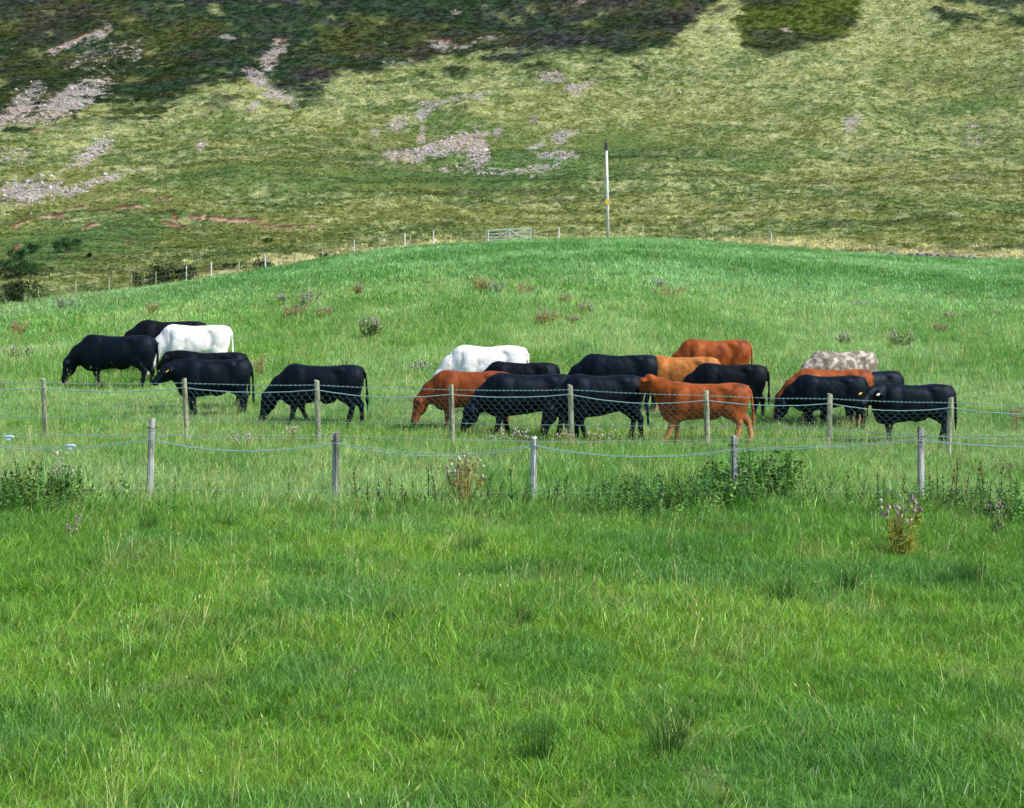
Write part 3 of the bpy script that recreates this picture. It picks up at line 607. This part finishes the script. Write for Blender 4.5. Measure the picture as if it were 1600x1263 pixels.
def post(parent, top, base, r, mat, seed, half=False, name='post'):
    rd = random.Random(seed); b = MB(); n = 9; base = Vector(base)-Vector((0, 0, .15)); top = Vector(top); L = 9; wob = [rd.uniform(-1, 1) for _ in range(40)]
    for i in range(L):
        t = i/(L-1); c = base.lerp(top, t)
        for k in range(n):
            a = 2*math.pi*k/n; rr = r*(1+.10*math.sin(3*a+seed)+.05*wob[(k*3+i) % 40])*(1-.08*t)
            b.V.append(c+Vector((rr*math.cos(a), rr*math.sin(a)*(.75 if half else 1), (.018*math.cos(a+seed) if i == L-1 else 0))))
    for i in range(L-1):
        for k in range(n): a = i*n+k; c = i*n+(k+1) % n; b.F.append((a, c, c+n, a+n))
    b.V.append(top+Vector((0, 0, .012))); e = len(b.V)-1
    for k in range(n): b.F.append((e, (L-1)*n+k, (L-1)*n+(k+1) % n))
    o = b.build(name, mat, None)
    if parent: o.parent = parent; o.matrix_parent_inverse = parent.matrix_world.inverted()
    return o
def rooted(o, root):
    o.parent = root
    for v in o.data.vertices: v.co -= root.location
    return o
def wire(root, name, P, sag, r, mat, seg=14, n=4, jit=.004):
    b = MB(); pp = []
    for i in range(len(P)-1):
        A, B = Vector(P[i]), Vector(P[i+1]); sg = sag[i % len(sag)] if hasattr(sag, '__len__') else sag
        for k in range(seg+(i == len(P)-2)):
            t = k/seg; pp.append(A.lerp(B, t)-Vector((0, 0, sg*4*t*(1-t)))+Vector((0, 0, random.uniform(-jit, jit))))
    b.tube(pp, r, n); return rooted(b.build(name, mat), root), pp
# rear fence, just in front of the cattle
RP = [(-150,590),(68,592),(290,592),(497,595),(707,602),(895,602),(1108,611),(1298,616),(1485,622),(1690,628)]
RY = lambda px: 42-3.7*(px-68)/1417.
r0 = atY(800, RY(800)); rear = empty('netting_fence', r0)
tag(rear, 'rear fence of thin pale posts with hexagonal netting, right in front of the cattle', 'fence')
tops = []
for k, (px, py) in enumerate(RP):
    Y = RY(px); g = atY(px, Y); top = Vector((g.x+random.uniform(-.06, .06), Y, ht_at(px, py, Y))); tops.append(top)
    o = post(None, top, g, .058, M_postR, k*3+1, True); rooted(o, rear)
fr = [t-Vector((0, .065, 0)) for t in tops]
wire(rear, 'barbed_wire', [p-Vector((0, 0, .09)) for p in fr], .02, .0045, M_wire)
_, netTop = wire(rear, 'top_wire', [p-Vector((0, 0, .19)) for p in fr], [.07, .09, .08, .11, .06, .12, .07, .10, .09], .0095, M_wire, 16)
_, netBot = wire(rear, 'line_wire', [Vector((p.x, p.y, float(hgt(p.x, p.y))+.46)) for p in fr], .02, .006, M_wire, 16)
wire(rear, 'line_wire', [Vector((p.x, p.y, float(hgt(p.x, p.y))+.10)) for p in fr], .02, .006, M_wire, 16)
bb = MB()
for i in range(len(fr)-1):
    A, B = fr[i], fr[i+1]
    for k in range(28):
        t = (k+.5)/28; c = A.lerp(B, t)-Vector((0, 0, .09+.08*t*(1-t))); bb.tube([c+Vector((-.012, 0, -.018)), c+Vector((.012, 0, .018))], .004, 3); bb.tube([c+Vector((.012, 0, -.018)), c+Vector((-.012, 0, .018))], .004, 3)
rooted(bb.build('barbs', M_wire), rear)['kind'] = 'stuff'
nb_ = MB(); XT = np.array([p.x for p in netTop]); ZT = np.array([p.z for p in netTop]); YT = np.array([p.y for p in netTop]); ZB = np.interp(XT, [p.x for p in netBot], [p.z for p in netBot])
cw, nrow = .075, 7; nx_ = int((XT[-1]-XT[0])/cw)
def nv(i, j, up):
    x = XT[0]+i*cw; zt = np.interp(x, XT, ZT); zb = np.interp(x, XT, ZB); f = (j+(.30 if up else -.30))/nrow
    return Vector((x+.015*math.sin(i*.9+j), np.interp(x, XT, YT)-.006, zb+(zt-zb)*min(max(f, 0), 1)))
for j in range(nrow+1):
    for i in range(nx_):
        u = (i+j) % 2 == 0; nb_.tube([nv(i, j, u), nv(i+1, j, not u)], .0021, 3, False)
        if j < nrow and u: nb_.tube([nv(i, j, True), nv(i, j+1, False)], .0026, 3, False)
rooted(nb_.build('netting', M_net), rear)['kind'] = 'stuff'
# front fence
FP = [(-70,668,0),(236,655,-7),(524,676,-2),(835,684,-3),(1148,682,3),(1440,668,4),(1745,676,0)]
FY = lambda px: 28.6-.4*(px-800)/800.
f0 = atY(800, FY(800)); front = empty('wire_fence', f0)
tag(front, 'front fence of thick weathered grey posts with slack wires among tall weeds', 'fence')
ft_ = []
for k, (px, py, ln) in enumerate(FP):
    Y = FY(px); g = atY(px+ln, Y); top = Vector(((px-CX)/FPX*Y, Y, ht_at(px, py, Y))); o = post(None, top, g, .054, M_postF, k*5+2); rooted(o, front)
    s_ = MB(); c = top-Vector((0, 0, .13)); s_.tube([c+Vector((.075*math.cos(a), .075*math.sin(a), .01*math.sin(a*2))) for a in np.linspace(0, 6.28, 13)], .006, 4, False); rooted(s_.build('wire_staple', M_dark), front)
def fz(L): return [Vector(((px-CX)/FPX*FY(px), FY(px)-.075, ht_at(px, py, FY(px)))) for px, py in L]
wire(front, 'top_wire', fz([(-70,682),(236,678),(524,680),(835,689),(1148,686),(1440,681),(1745,690)]), .012, .0035, M_wire)
_, sg = wire(front, 'slack_wire', fz([(-70,690),(236,687),(524,692),(835,697),(1148,703),(1440,688),(1745,694)]), [.13, .15, .17, .13, .03, .07], .0055, M_wire, 18)
wire(front, 'slack_wire', [p+Vector((0, .01, .022)) for p in fz([(-70,690),(236,687),(524,692),(835,697),(1148,703),(1440,688),(1745,694)])], [.12, .16, .15, .14, .02, .08], .004, M_wire, 18)
wire(front, 'bottom_wire', fz([(-70,766),(236,762),(524,766),(835,769),(1148,766),(1440,768),(1745,768)]), .01, .004, M_wire)
for k, (px, py) in enumerate([(14, 683), (110, 697)]):
    b = MB(); c = fz([(px, py)])[0]+Vector((0, -.01, 0)); 
    b.tube([c+Vector((-.08, 0, .0)), c+Vector((-.04, 0, .014)), c+Vector((.04, 0, .016)), c+Vector((.08, 0, .0))], [.010, .020, .020, .010], 6)
    b.box(c+Vector((.0, -.02, -.03)), (.05, .03, .025)); rooted(b.build('wire_tensioner', M_clip), front)
b = MB(); c = fz([(136, 766)])[0]; b.tube([c-Vector((.08, 0, 0)), c+Vector((.08, 0, .01))], .022, 6); rooted(b.build('wire_tensioner', M_dark), front)
# boundary fence along the back of the knoll
def crest_pt(px, off=1.2): return atY(px, float(crest_d(px))+off)
def far_fence(L, label):
    g0 = crest_pt(L[len(L)//2][0], 1.5); root = empty('boundary_fence', g0); tag(root, label, 'fence', None); tp = []
    for k, (px, hh, wh) in enumerate(L):
        g = crest_pt(px, 1.5); o = post(None, g+Vector((random.uniform(-.05, .05), 0, hh)), g, .055 if wh else .045, M_postW if wh else M_postR, k+7); rooted(o, root); tp.append(g+Vector((0, -.06, hh-.08)))
    for dz in (0, .35, .7): wire(root, 'line_wire', [t-Vector((0, 0, dz)) for t in tp], .02, .006, M_postR, 6, 3)
    return root
far_fence([(60,1.2,0),(118,1.2,0),(170,1.2,0),(205,1.2,0),(243,1.2,0),(291,1.35,1),(330,1.4,1),(374,1.1,0),(415,1.3,1),(460,1.1,0),(503,1.2,0),(553,1.35,1),(593,1.2,0),(633,1.4,1),(641,1.3,0),(677,1.5,1),(720,1.1,0),(758,1.2,0)], 'far boundary fence left of the gate, climbing along the edge of the knoll')
far_fence([(834,1.2,0),(873,1.3,1),(915,1.1,0),(960,1.1,0),(1004,1.3,1),(1050,1.1,0),(1100,1.1,0),(1150,1.0,0),(1205,1.5,1),(1260,1.0,0),(1320,1.0,0),(1370,1.,0)], 'far boundary fence right of the gate, behind the top of the knoll')
# gate
Yg_ = 160.2; gl = Vector(((763-CX)/FPX*Yg_, Yg_, ht_at(763, 360.5, Yg_))); gr_ = Vector(((829-CX)/FPX*Yg_, Yg_, ht_at(829, 357, Yg_)))
gate = empty('field_gate', (gl+gr_)/2-Vector((0, 0, 1.2))); tag(gate, 'silvery steel field gate on the skyline of the knoll', 'gate')
def bar(name, a, b_, r): m = MB(); m.tube([a, b_], r, 6); return rooted(m.build(name, M_steel), gate)
dn = lambda p, z: p-Vector((0, 0, z))
for z, r in ((0, .05), (.30, .032), (.55, .028), (.80, .028), (1.05, .04)): bar('rail', dn(gl, z), dn(gr_, z), r)
for f in (0, .5, 1): bar('upright', dn(gl.lerp(gr_, f), -.02)-Vector((0, .03, 0)), dn(gl.lerp(gr_, f), 1.08)-Vector((0, .03, 0)), .045)
bar('brace', dn(gl, 1.0)-Vector((0, .06, 0)), dn(gl.lerp(gr_, .5), .06)-Vector((0, .06, 0)), .032); bar('brace', dn(gr_, 1.0)-Vector((0, .06, 0)), dn(gl.lerp(gr_, .5), .06)-Vector((0, .06, 0)), .032)
for px, lb in ((759.5, 'wooden gate post at the left end of the steel gate'), (833, 'wooden gate post at the right end of the steel gate')):
    g = atY(px, Yg_); e = empty('gate_post', g); tag(e, lb, 'post'); o = post(None, (g.x, g.y, gl.z+.08), g, .07, M_postR, 5); rooted(o, e)
# utility pole
g = atY(950, 159.6); pole = empty('utility_pole', g); tag(pole, 'tall pale wooden power pole with a small yellow sign on the knoll', 'pole')
tp = Vector(((946.5-CX)/FPX*g.y, g.y, ht_at(946, 224, g.y))); dr = tp-g
M_pole = wood('silvered_pole_wood', (.60, .62, .56), (.74, .76, .70), (.50, .55, .43))
m = MB(); m.tube([g-Vector((0, 0, .3)), g+dr*.5, g+dr*.93], [.145, .12, .10], 12); rooted(m.build('shaft', M_pole, None, True), pole)
m = MB(); m.tube([g+dr*.925, g+dr], [.11, .105], 10); m.box(g+dr*.975+Vector((-.10, -.05, 0)), (.12, .16, .75)); rooted(m.build('pole_top_fitting', M_dark), pole)
m = MB(); m.tube([g+dr*.99+Vector((-.12, 0, 0)), g+dr*1.0+Vector((-.12, 0, .2))], [.05, .03], 8); rooted(m.build('insulator', M_dark), pole)
m = MB(); m.box(g+dr*.405+Vector((0, -.16, 0)), (.30, .02, .42)); rooted(m.build('warning_sign', M_sign), pole)
# tumbled stones beside the far fence on the right
m = MB(); rd = random.Random(4)
for k in range(150):
    px = rd.uniform(1385, 1520); q = crest_pt(px, rd.uniform(.5, 3.0)); m.ball(q+Vector((0, 0, rd.uniform(.05, .40))), (rd.uniform(.15, .38), rd.uniform(.15, .3), rd.uniform(.10, .24)), .25, 6, 4, rd)
o = m.build('tumbled_stones', plain('field_stone', (.20, .18, .17), .9, .35, 3)); tag(o, 'low tumbled heap of dark field stones at the right edge of the knoll', None, None, 'stuff')

# ------------------------------------------------------------------ plants
def leafmat(n, c, tr=.2): return foliage_mat(n, c, False, max(tr, .3) if c[0] > .15 else tr, .6, .35, .2)
L_th = leafmat('thistle_leaf', (.14, .20, .08)); L_brown = leafmat('withered_leaf', (.36, .29, .13)); L_yel = leafmat('yellowing_leaf', (.27, .27, .06)); L_grey = leafmat('grey_thistle_leaf', (.27, .33, .25))
L_net = leafmat('nettle_leaf', (.06, .13, .03)); L_dock = leafmat('dock_seed', (.11, .085, .035)); L_dockg = leafmat('dock_green', (.065, .12, .03)); L_rush = leafmat('rush_stem', (.045, .12, .025)); L_gorse = leafmat('gorse_leaf', (.030, .050, .018), .05); L_bush = leafmat('bush_leaf', (.020, .075, .018), .1)
M_fluff = plain('thistle_fluff', (.46, .42, .37), .9, .2); M_purp = plain('thistle_flower', (.22, .13, .20), .9, .2); M_bud = plain('brown_seed_head', (.28, .21, .14), .9, .3); M_bark = plain('bark', (.08, .065, .045), .9, .3)
def weed(name, loc, w, h, seed, leafm, headm, label, cat, group=None, heads=1., nst=7, lw=.05, leafy=1., tops=None):
    r = random.Random(seed); root = empty(name, loc); tag(root, label, cat, group); S_, Lf, Hd, H2 = MB(), MB(), MB(), MB()
    for k in range(nst):
        a = r.uniform(0, 6.283); q = w*.5*math.sqrt(r.random()); e = Vector((math.cos(a)*q, math.sin(a)*q, h*r.uniform(.6, 1.)))
        b0 = Vector((e.x*.35, e.y*.35, -.05)); c = b0.lerp(e, .5)+Vector((r.uniform(-.04, .04), 0, .02)); S_.tube([b0, c, e], [.009*h/.7+.002, .007*h/.7+.002, .004], 4)
        for j in range(int(9*leafy)):
            t = r.uniform(.05, .85); p = b0.lerp(e, t); d = Vector((r.uniform(-1, 1), r.uniform(-1, 1), r.uniform(-.1, .9)))
            for q2 in range(2): Lf.leaf(p, d+Vector((r.uniform(-.3, .3), r.uniform(-.3, .3), r.uniform(-.2, .2))), lw*h*r.uniform(2.2, 5)*(1.2-t*.7), lw*h*r.uniform(.7, 1.1))
        for j in range(int(1+heads*r.uniform(1, 4))):
            d = Vector((r.uniform(-1, 1), r.uniform(-1, 1), r.uniform(.3, 1.2))).normalized()*h*r.uniform(.02, .18); p = b0.lerp(e, r.uniform(.75, 1.)); S_.tube([p, p+d], .003, 3)
            (Hd if r.random() < .6 else H2).ball(p+d, (.012+.007*h, .012+.007*h, .018+.008*h), .25, 6, 4, r)
    S_.build('stem', leafm, root); 
    for M_, nm, mt in ((Lf, 'foliage', leafm), (Hd, 'flower_heads', headm), (H2, 'seed_heads', tops or M_bud)):
        if M_.V: M_.build(nm, mt, root)['kind'] = 'stuff'
    return root
# foreground and fence-line thistles
weed('thistle', atY(1415, 23.2), .62, .78, 1, L_yel, M_purp, 'yellowing thistle with purple and white tufts, in the right foreground', 'thistle', nst=10, heads=1.5, tops=M_fluff, leafy=2., lw=.045)
weed('thistle', atY(724, 28.2), .62, .88, 2, L_brown, M_bud, 'tall brown seeding thistle by the front fence, below the red brown cow', 'thistle', nst=12, heads=1.6, tops=M_fluff, leafy=1.6, lw=.04)
weed('thistle', atY(1572, 24.6), .36, .60, 3, L_th, M_purp, 'small green thistle with purple heads near the right edge', 'thistle', nst=5, heads=1.)
weed('thistle', atY(98, 24.2), .30, .38, 4, L_th, M_purp, 'lone short thistle left of the leftmost front post', 'thistle', nst=4)
weed('thistle', atY(98, 29.5), .40, .75, 5, L_grey, M_fluff, 'grey fluffy thistle in the weeds at the left front wire', 'thistle', nst=6)
weed('dock_plant', at(405, 592), .36, .66, 6, L_brown, M_bud, 'reddish brown dock in seed, in the gap right of the left cow group', 'dock', nst=9, heads=2.5, leafy=1.2)
KN = [(458,498,34,20,'b','withered thistle patch below the grey thistles left of centre'),(480,480,50,24,'g','grey leaved thistle patch on the left shoulder of the knoll'),(440,476,16,14,'g','small grey thistle just left of the grey thistle patch'),(507,503,24,20,'y','yellowing thistle right of the withered patch on the knoll'),(580,532,40,32,'f','fluffy seeding thistle clump uphill of the lone grazing cow'),(240,494,24,20,'y','yellowish thistle uphill of the far left black cows'),
 (102,484,30,18,'g','pale thistle tuft near the dark gorse at the left edge'),(560,462,20,16,'b','small brown weed uphill of the fluffy thistle clump'),(752,456,34,22,'b','brown thistle clump on the knoll below the gate'),(775,462,26,20,'g','grey thistle beside the brown clump below the gate'),(820,463,28,18,'b','brown weed clump below the gate, right of the grey thistle'),(852,510,34,22,'b','withered brown weed uphill of the middle white cow'),(880,478,24,16,'b','faded weed between the gate and the middle cattle'),(915,494,22,18,'y','yellowing weed uphill of the highest middle black cow'),(895,508,22,12,'t','low green thistle right of the withered brown weed'),
 (1048,468,46,18,'b','wide flat brown weed patch on the knoll right of the pole'),(1030,452,22,14,'g','small grey weed above the wide brown patch'),(1345,486,26,14,'g','small grey weed high on the right of the knoll'),(1317,545,24,22,'f','seeding thistle just above the grey roan cow'),(1408,547,44,28,'f','broad pale seeding thistle clump right of the grey roan cow'),(1470,524,20,16,'b','brown thistle uphill of the broad pale clump'),(1485,504,18,16,'y','small thistle highest of those on the right slope'),
 (30,524,30,20,'b','brownish thistle patch at the left edge above the cattle'),(30,563,46,20,'f','fluffy thistle patch at the left edge beside the far left cow'),(655,584,40,18,'g','low grey thistle patch left of the middle white cow'),(1245,500,18,10,'y','tiny yellow weed on the right of the knoll'),(1555,500,16,12,'b','brown weed near the right edge of the knoll')]
KM = dict(b=(L_brown, M_bud, M_bud), g=(L_grey, M_fluff, M_purp), y=(L_yel, M_bud, M_fluff), f=(L_th, M_fluff, M_bud), t=(L_th, M_purp, M_bud))
for k, (px, py, w_, h_, kd, lb) in enumerate(KN):
    g = at(px, py); u = g.y/FPX; a, b_, c = KM[kd]; weed('thistle', g, w_*u*1.25, h_*u*1.1, 30+k, a, b_, lb, 'weed', 'weeds scattered over the knoll', nst=17, heads=1.7, lw=.075, leafy=1.7, tops=c)
g = atY(1578, 33.5); weed('thistle', g, .45, .3, 71, L_brown, M_bud, 'low brown seeding weed between the fences at the right edge', 'weed', 'weeds scattered over the knoll', nst=6)
weed('thistle', atY(1590, 44), .5, .55, 72, L_brown, M_purp, 'brown thistle behind the rear fence at the right edge', 'weed', 'weeds scattered over the knoll', nst=7)
for k, (px, Y, w_, lb) in enumerate([(790, 39.2, 1.1, 'seeding grass and weeds at the feet of the large middle black cow'), (915, 38.9, 1.2, 'pale seeding weeds round the rear post in front of the middle black cows'), (375, 38, .5, 'low reddish weed beside the second rear post'), (452, 40.5, .4, 'yellow flowering weed left of the third rear post')]):
    weed('seeding_weed', atY(px, Y), w_, .42, 80+k, L_yel if k else L_th, M_fluff, lb, 'weed', None, nst=int(12*w_)+3, heads=1.4, lw=.05)
# docks: dark spires along the front fence
def dock(loc, h, seed, lab, brown):
    r = random.Random(seed); root = empty('dock_plant', loc); tag(root, lab, 'dock', 'dock spires along the front fence'); s_, l_, f_ = MB(), MB(), MB()
    ln = Vector((r.uniform(-.2, .22), r.uniform(-.12, .12), 1))*h; s_.tube([(0, 0, -.05), ln*.5, ln], [.009, .007, .004], 4)
    for k in range(int(46*h/.7)):
        t = r.uniform(.28, 1.); w = .035*(1.15-t*.6); p = ln*t+Vector((r.gauss(0, w*.5), r.gauss(0, w*.5), 0)); f_.leaf(p, (r.uniform(-1, 1), r.uniform(-1, 1), r.uniform(-.2, 1)), r.uniform(.03, .055), .028)
    for k in range(9):
        t = r.uniform(.02, .4); l_.leaf(ln*t, (r.uniform(-1, 1), r.uniform(-1, 1), r.uniform(.2, 1)), r.uniform(.1, .2), .05)
    s_.build('stem', L_dockg, root); l_.build('foliage', L_net, root)['kind'] = 'stuff'; f_.build('seed_spike', L_dock if brown else L_dockg, root)['kind'] = 'stuff'
DK = [(1332,.62,28.0,0),(1347,.50,27.7,0),(1378,.56,28.3,0),(1392,.50,28.6,0),(1411,.55,28.1,1),(1457,.62,27.9,1),(1471,.72,28.2,0),(1484,.66,28.0,1),(1497,.80,28.3,1),(1511,.62,27.8,1),(1526,.74,28.2,0),(1543,.78,28.0,1),(1566,.66,28.2,0),(1587,.70,28.1,0),(1596,.55,27.6,0),
 (15,.62,27.9,0),(32,.70,28.2,0),(52,.80,28.1,0),(66,.60,27.9,0),(88,.55,28.3,0),(118,.55,28.1,0),(180,.40,28.1,0),(448,.42,28.0,0),(556,.62,28.4,1),(572,.45,28.1,0),(592,.48,28.2,0),(606,.50,28.2,0),(628,.46,28.1,0),(650,.52,28.0,0),(668,.60,28.3,0),(684,.66,28.2,0),(758,.55,28.0,0),(776,.50,28.1,0),(802,.60,28.3,0),(818,.45,28.1,0),(855,.42,28.1,0)]
def side(px):
    return 'right of the second front post' if 524 < px < 690 else 'between the brown thistle and the middle front post' if 690 < px < 835 else 'just right of the middle front post' if 835 <= px < 900 else 'left of the leftmost front post' if px < 236 else 'left of the second front post' if px < 524 else 'left of the rightmost front post' if px < 1440 else 'right of the rightmost front post'
ORD = ['first', 'second', 'third', 'fourth', 'fifth', 'sixth', 'seventh', 'eighth', 'ninth', 'tenth', 'eleventh', 'twelfth']
DC = {}
for k, (px, h_, Y, br) in enumerate(sorted(DK)):
    q = side(px); DC[q] = DC.get(q, 0)+1
    dock(atY(px, Y), h_, 200+k, '%s dock spire from the left %s' % (ORD[DC[q]-1], q), br)
# nettles
def nettle(seed):
    r = random.Random(seed); b = MB(); h = r.uniform(.5, .7); b.tube([(0, 0, 0), (.02, 0, h*.5), (r.uniform(-.05, .05), 0, h)], .006, 3)
    for k in range(11):
        z = h*(.1+.9*k/11); a = k*1.57+r.uniform(-.9, .9)
        for s in (0, math.pi): b.leaf((0, 0, z), (math.cos(a+s), math.sin(a+s), r.uniform(-.5, .7)), r.uniform(.06, .13)*(1.15-.5*k/11), .055)
    return mesh('nettle_stalk', b.V, b.F, M_grass)
nst_ = [nettle(s) for s in range(6)]
PT = []
for (cx, Y, wx, wy, n_, hs) in [(1100,27.9,.95,.45,300,.95),(1165,28.9,.55,.25,130,1.35),(1205,28.6,.35,.25,90,1.25),(985,27.6,.6,.35,110,.8),(50,27.6,.65,.45,200,1.05),(1370,28.1,.6,.3,70,.7),(1500,27.6,.8,.4,150,.8),(1590,26.4,.35,.5,90,.9),(740,27.8,.9,.25,60,.6),(830,28.3,.15,.2,16,.8),(1015,26.9,.5,.4,60,.6)]:
    c = atY(cx, Y)
    for k in range(int(n_*.6)): PT.append((c.x+random.gauss(0, wx*.75), Y+random.gauss(0, wy*.9), hs*random.uniform(.45, 1.1)))
PT = np.array(PT); n = len(PT); Z = hgt(PT[:, 0], PT[:, 1])
scatter('nettle_patch', nst_, np.stack([PT[:, 0], PT[:, 1], Z], 1), np.stack([rng.normal(0, .26, n), rng.normal(0, .26, n), rng.uniform(0, 6.3, n)], 1), np.stack([PT[:, 2]]*3, 1), rng.randint(0, 6, n), vary(np.repeat(C(.088,.200,.042)[None], n, 0), n, .35), 'dark green nettle beds crowding the foot of the front fence')
# rush clumps and coarse dark tufts
for k, (px, py, w_, h_, lb) in enumerate([(835,1196,75,75,'dark rush clump in the near foreground, left of the other one near the bottom'),(1045,1188,75,72,'dark rush clump in the near foreground, the right hand one near the bottom'),(1222,948,50,48,'dark rush clump in the middle of the foreground, below the nettles'),(1326,932,46,44,'rush clump just below and left of the yellowing thistle'),(612,985,50,36,'loose dark grass clump in the left centre of the foreground'),(232,835,30,34,'upright grass clump at the foot of the leftmost front post'),(735,868,60,34,'coarse grass tuft below the brown seeding thistle'),(1515,915,60,50,'coarse rush clump near the right edge below the docks'),(350,830,50,28,'coarse grass tuft right of the leftmost front post'),(820,985,40,44,'slanting dark rush tuft in the centre of the foreground')]):
    g = at(px, py); u = g.y/FPX; r = random.Random(300+k); b = MB()
    for j in range(150):
        a = r.uniform(0, 6.283); q = w_*u*.38*math.sqrt(r.random()); b.blade((q*math.cos(a), q*math.sin(a), -.02), a+r.gauss(0, .6), h_*u*r.uniform(.7, 1.35), .0055, r.uniform(.05, .55), 3, r.uniform(-1, 1))
    root = empty('rush_clump', g); tag(root, lb, 'rushes', 'rush clumps in the foreground'); b.build('stem_tuft', L_rush, root)['kind'] = 'stuff'
# shrubs on the hill foot
def shrub(px, py, w_, h_, seed, mt, lab, nm='hill_shrub', cat='bush', grp=None, rim=None):
    g = crest_pt(px, rim) if rim is not None else at(px, py, float(crest_d(px))+6); u = g.y/FPX; w, h = w_*u, h_*u; r = random.Random(seed); root = empty(nm, g); tag(root, lab, cat, grp); T, Lf = MB(), MB(); lob = []
    for k in range(max(6, int(w*3))):
        x = r.uniform(-.5, .5)*w; lob.append((Vector((x, r.uniform(-.3, .3)*min(w, h*2), h*r.uniform(.35, .72)*(1-1.1*(x/w)**2))), h*r.uniform(.16, .34)))
        T.tube([(x*.5, 0, -.1), lob[-1][0]*.6, lob[-1][0]], [.06, .04, .02], 4)
    ls = max(.09, min(.2, h*.075))
    for k in range(int(900+260*w)):
        c, rr = r.choice(lob); d = Vector((r.gauss(0, 1), r.gauss(0, 1), r.gauss(0, .9))).normalized(); p = c+d*rr*r.uniform(.5, 1.12); p.x += r.uniform(-.1, .1)*h
        Lf.leaf(p, d+Vector((r.uniform(-.8, .8), r.uniform(-.8, .8), r.uniform(-.3, .8))), ls*r.uniform(.8, 1.6), ls*.75)
    T.build('trunk', M_bark, root); Lf.build('crown', mt, root)['kind'] = 'stuff'
shrub(44,477,66,42,1,L_gorse,'dark gorse bush with bare stems at the left edge, on the knoll rim','gorse_bush',rim=-3)
shrub(14,482,30,28,2,L_gorse,'small dark gorse bush left of the one with bare stems','gorse_bush',rim=-3)
shrub(232,450,70,34,3,L_gorse,'low dark gorse bush behind the boundary fence, left of the taller one','gorse_bush',rim=3.5)
shrub(272,447,64,46,4,L_gorse,'taller dark gorse bush right behind the white boundary posts','gorse_bush',rim=3.5)
shrub(402,418,42,30,5,L_bush,'small green bush behind the boundary fence, right of the gorse',rim=3.5)
shrub(360,420,22,10,6,L_bush,'small bush between the gorse and the green bush by the fence')
shrub(25,434,62,32,7,L_bush,'wide green bush at the left edge, on the hill foot')
shrub(62,430,42,24,8,L_bush,'green bush touching the wide one at the left edge')
shrub(30,408,28,22,9,L_bush,'bush above the wide one at the left edge')
shrub(48,396,26,18,10,L_bush,'small round bush, one of a pair at the left hill foot')
shrub(103,396,36,26,11,L_bush,'round dark green bush below the red earth banks')
shrub(122,384,16,12,12,L_bush,'tiny bush up and right of the round dark green one')
shrub(420,380,14,9,13,L_bush,'tiny isolated bush on the slope left of centre')
shrub(520,408,46,14,14,L_gorse,'low scrub line behind the boundary posts left of the gate')
shrub(135,402,14,8,15,L_bush,'tiny bush below and right of the round dark green one')
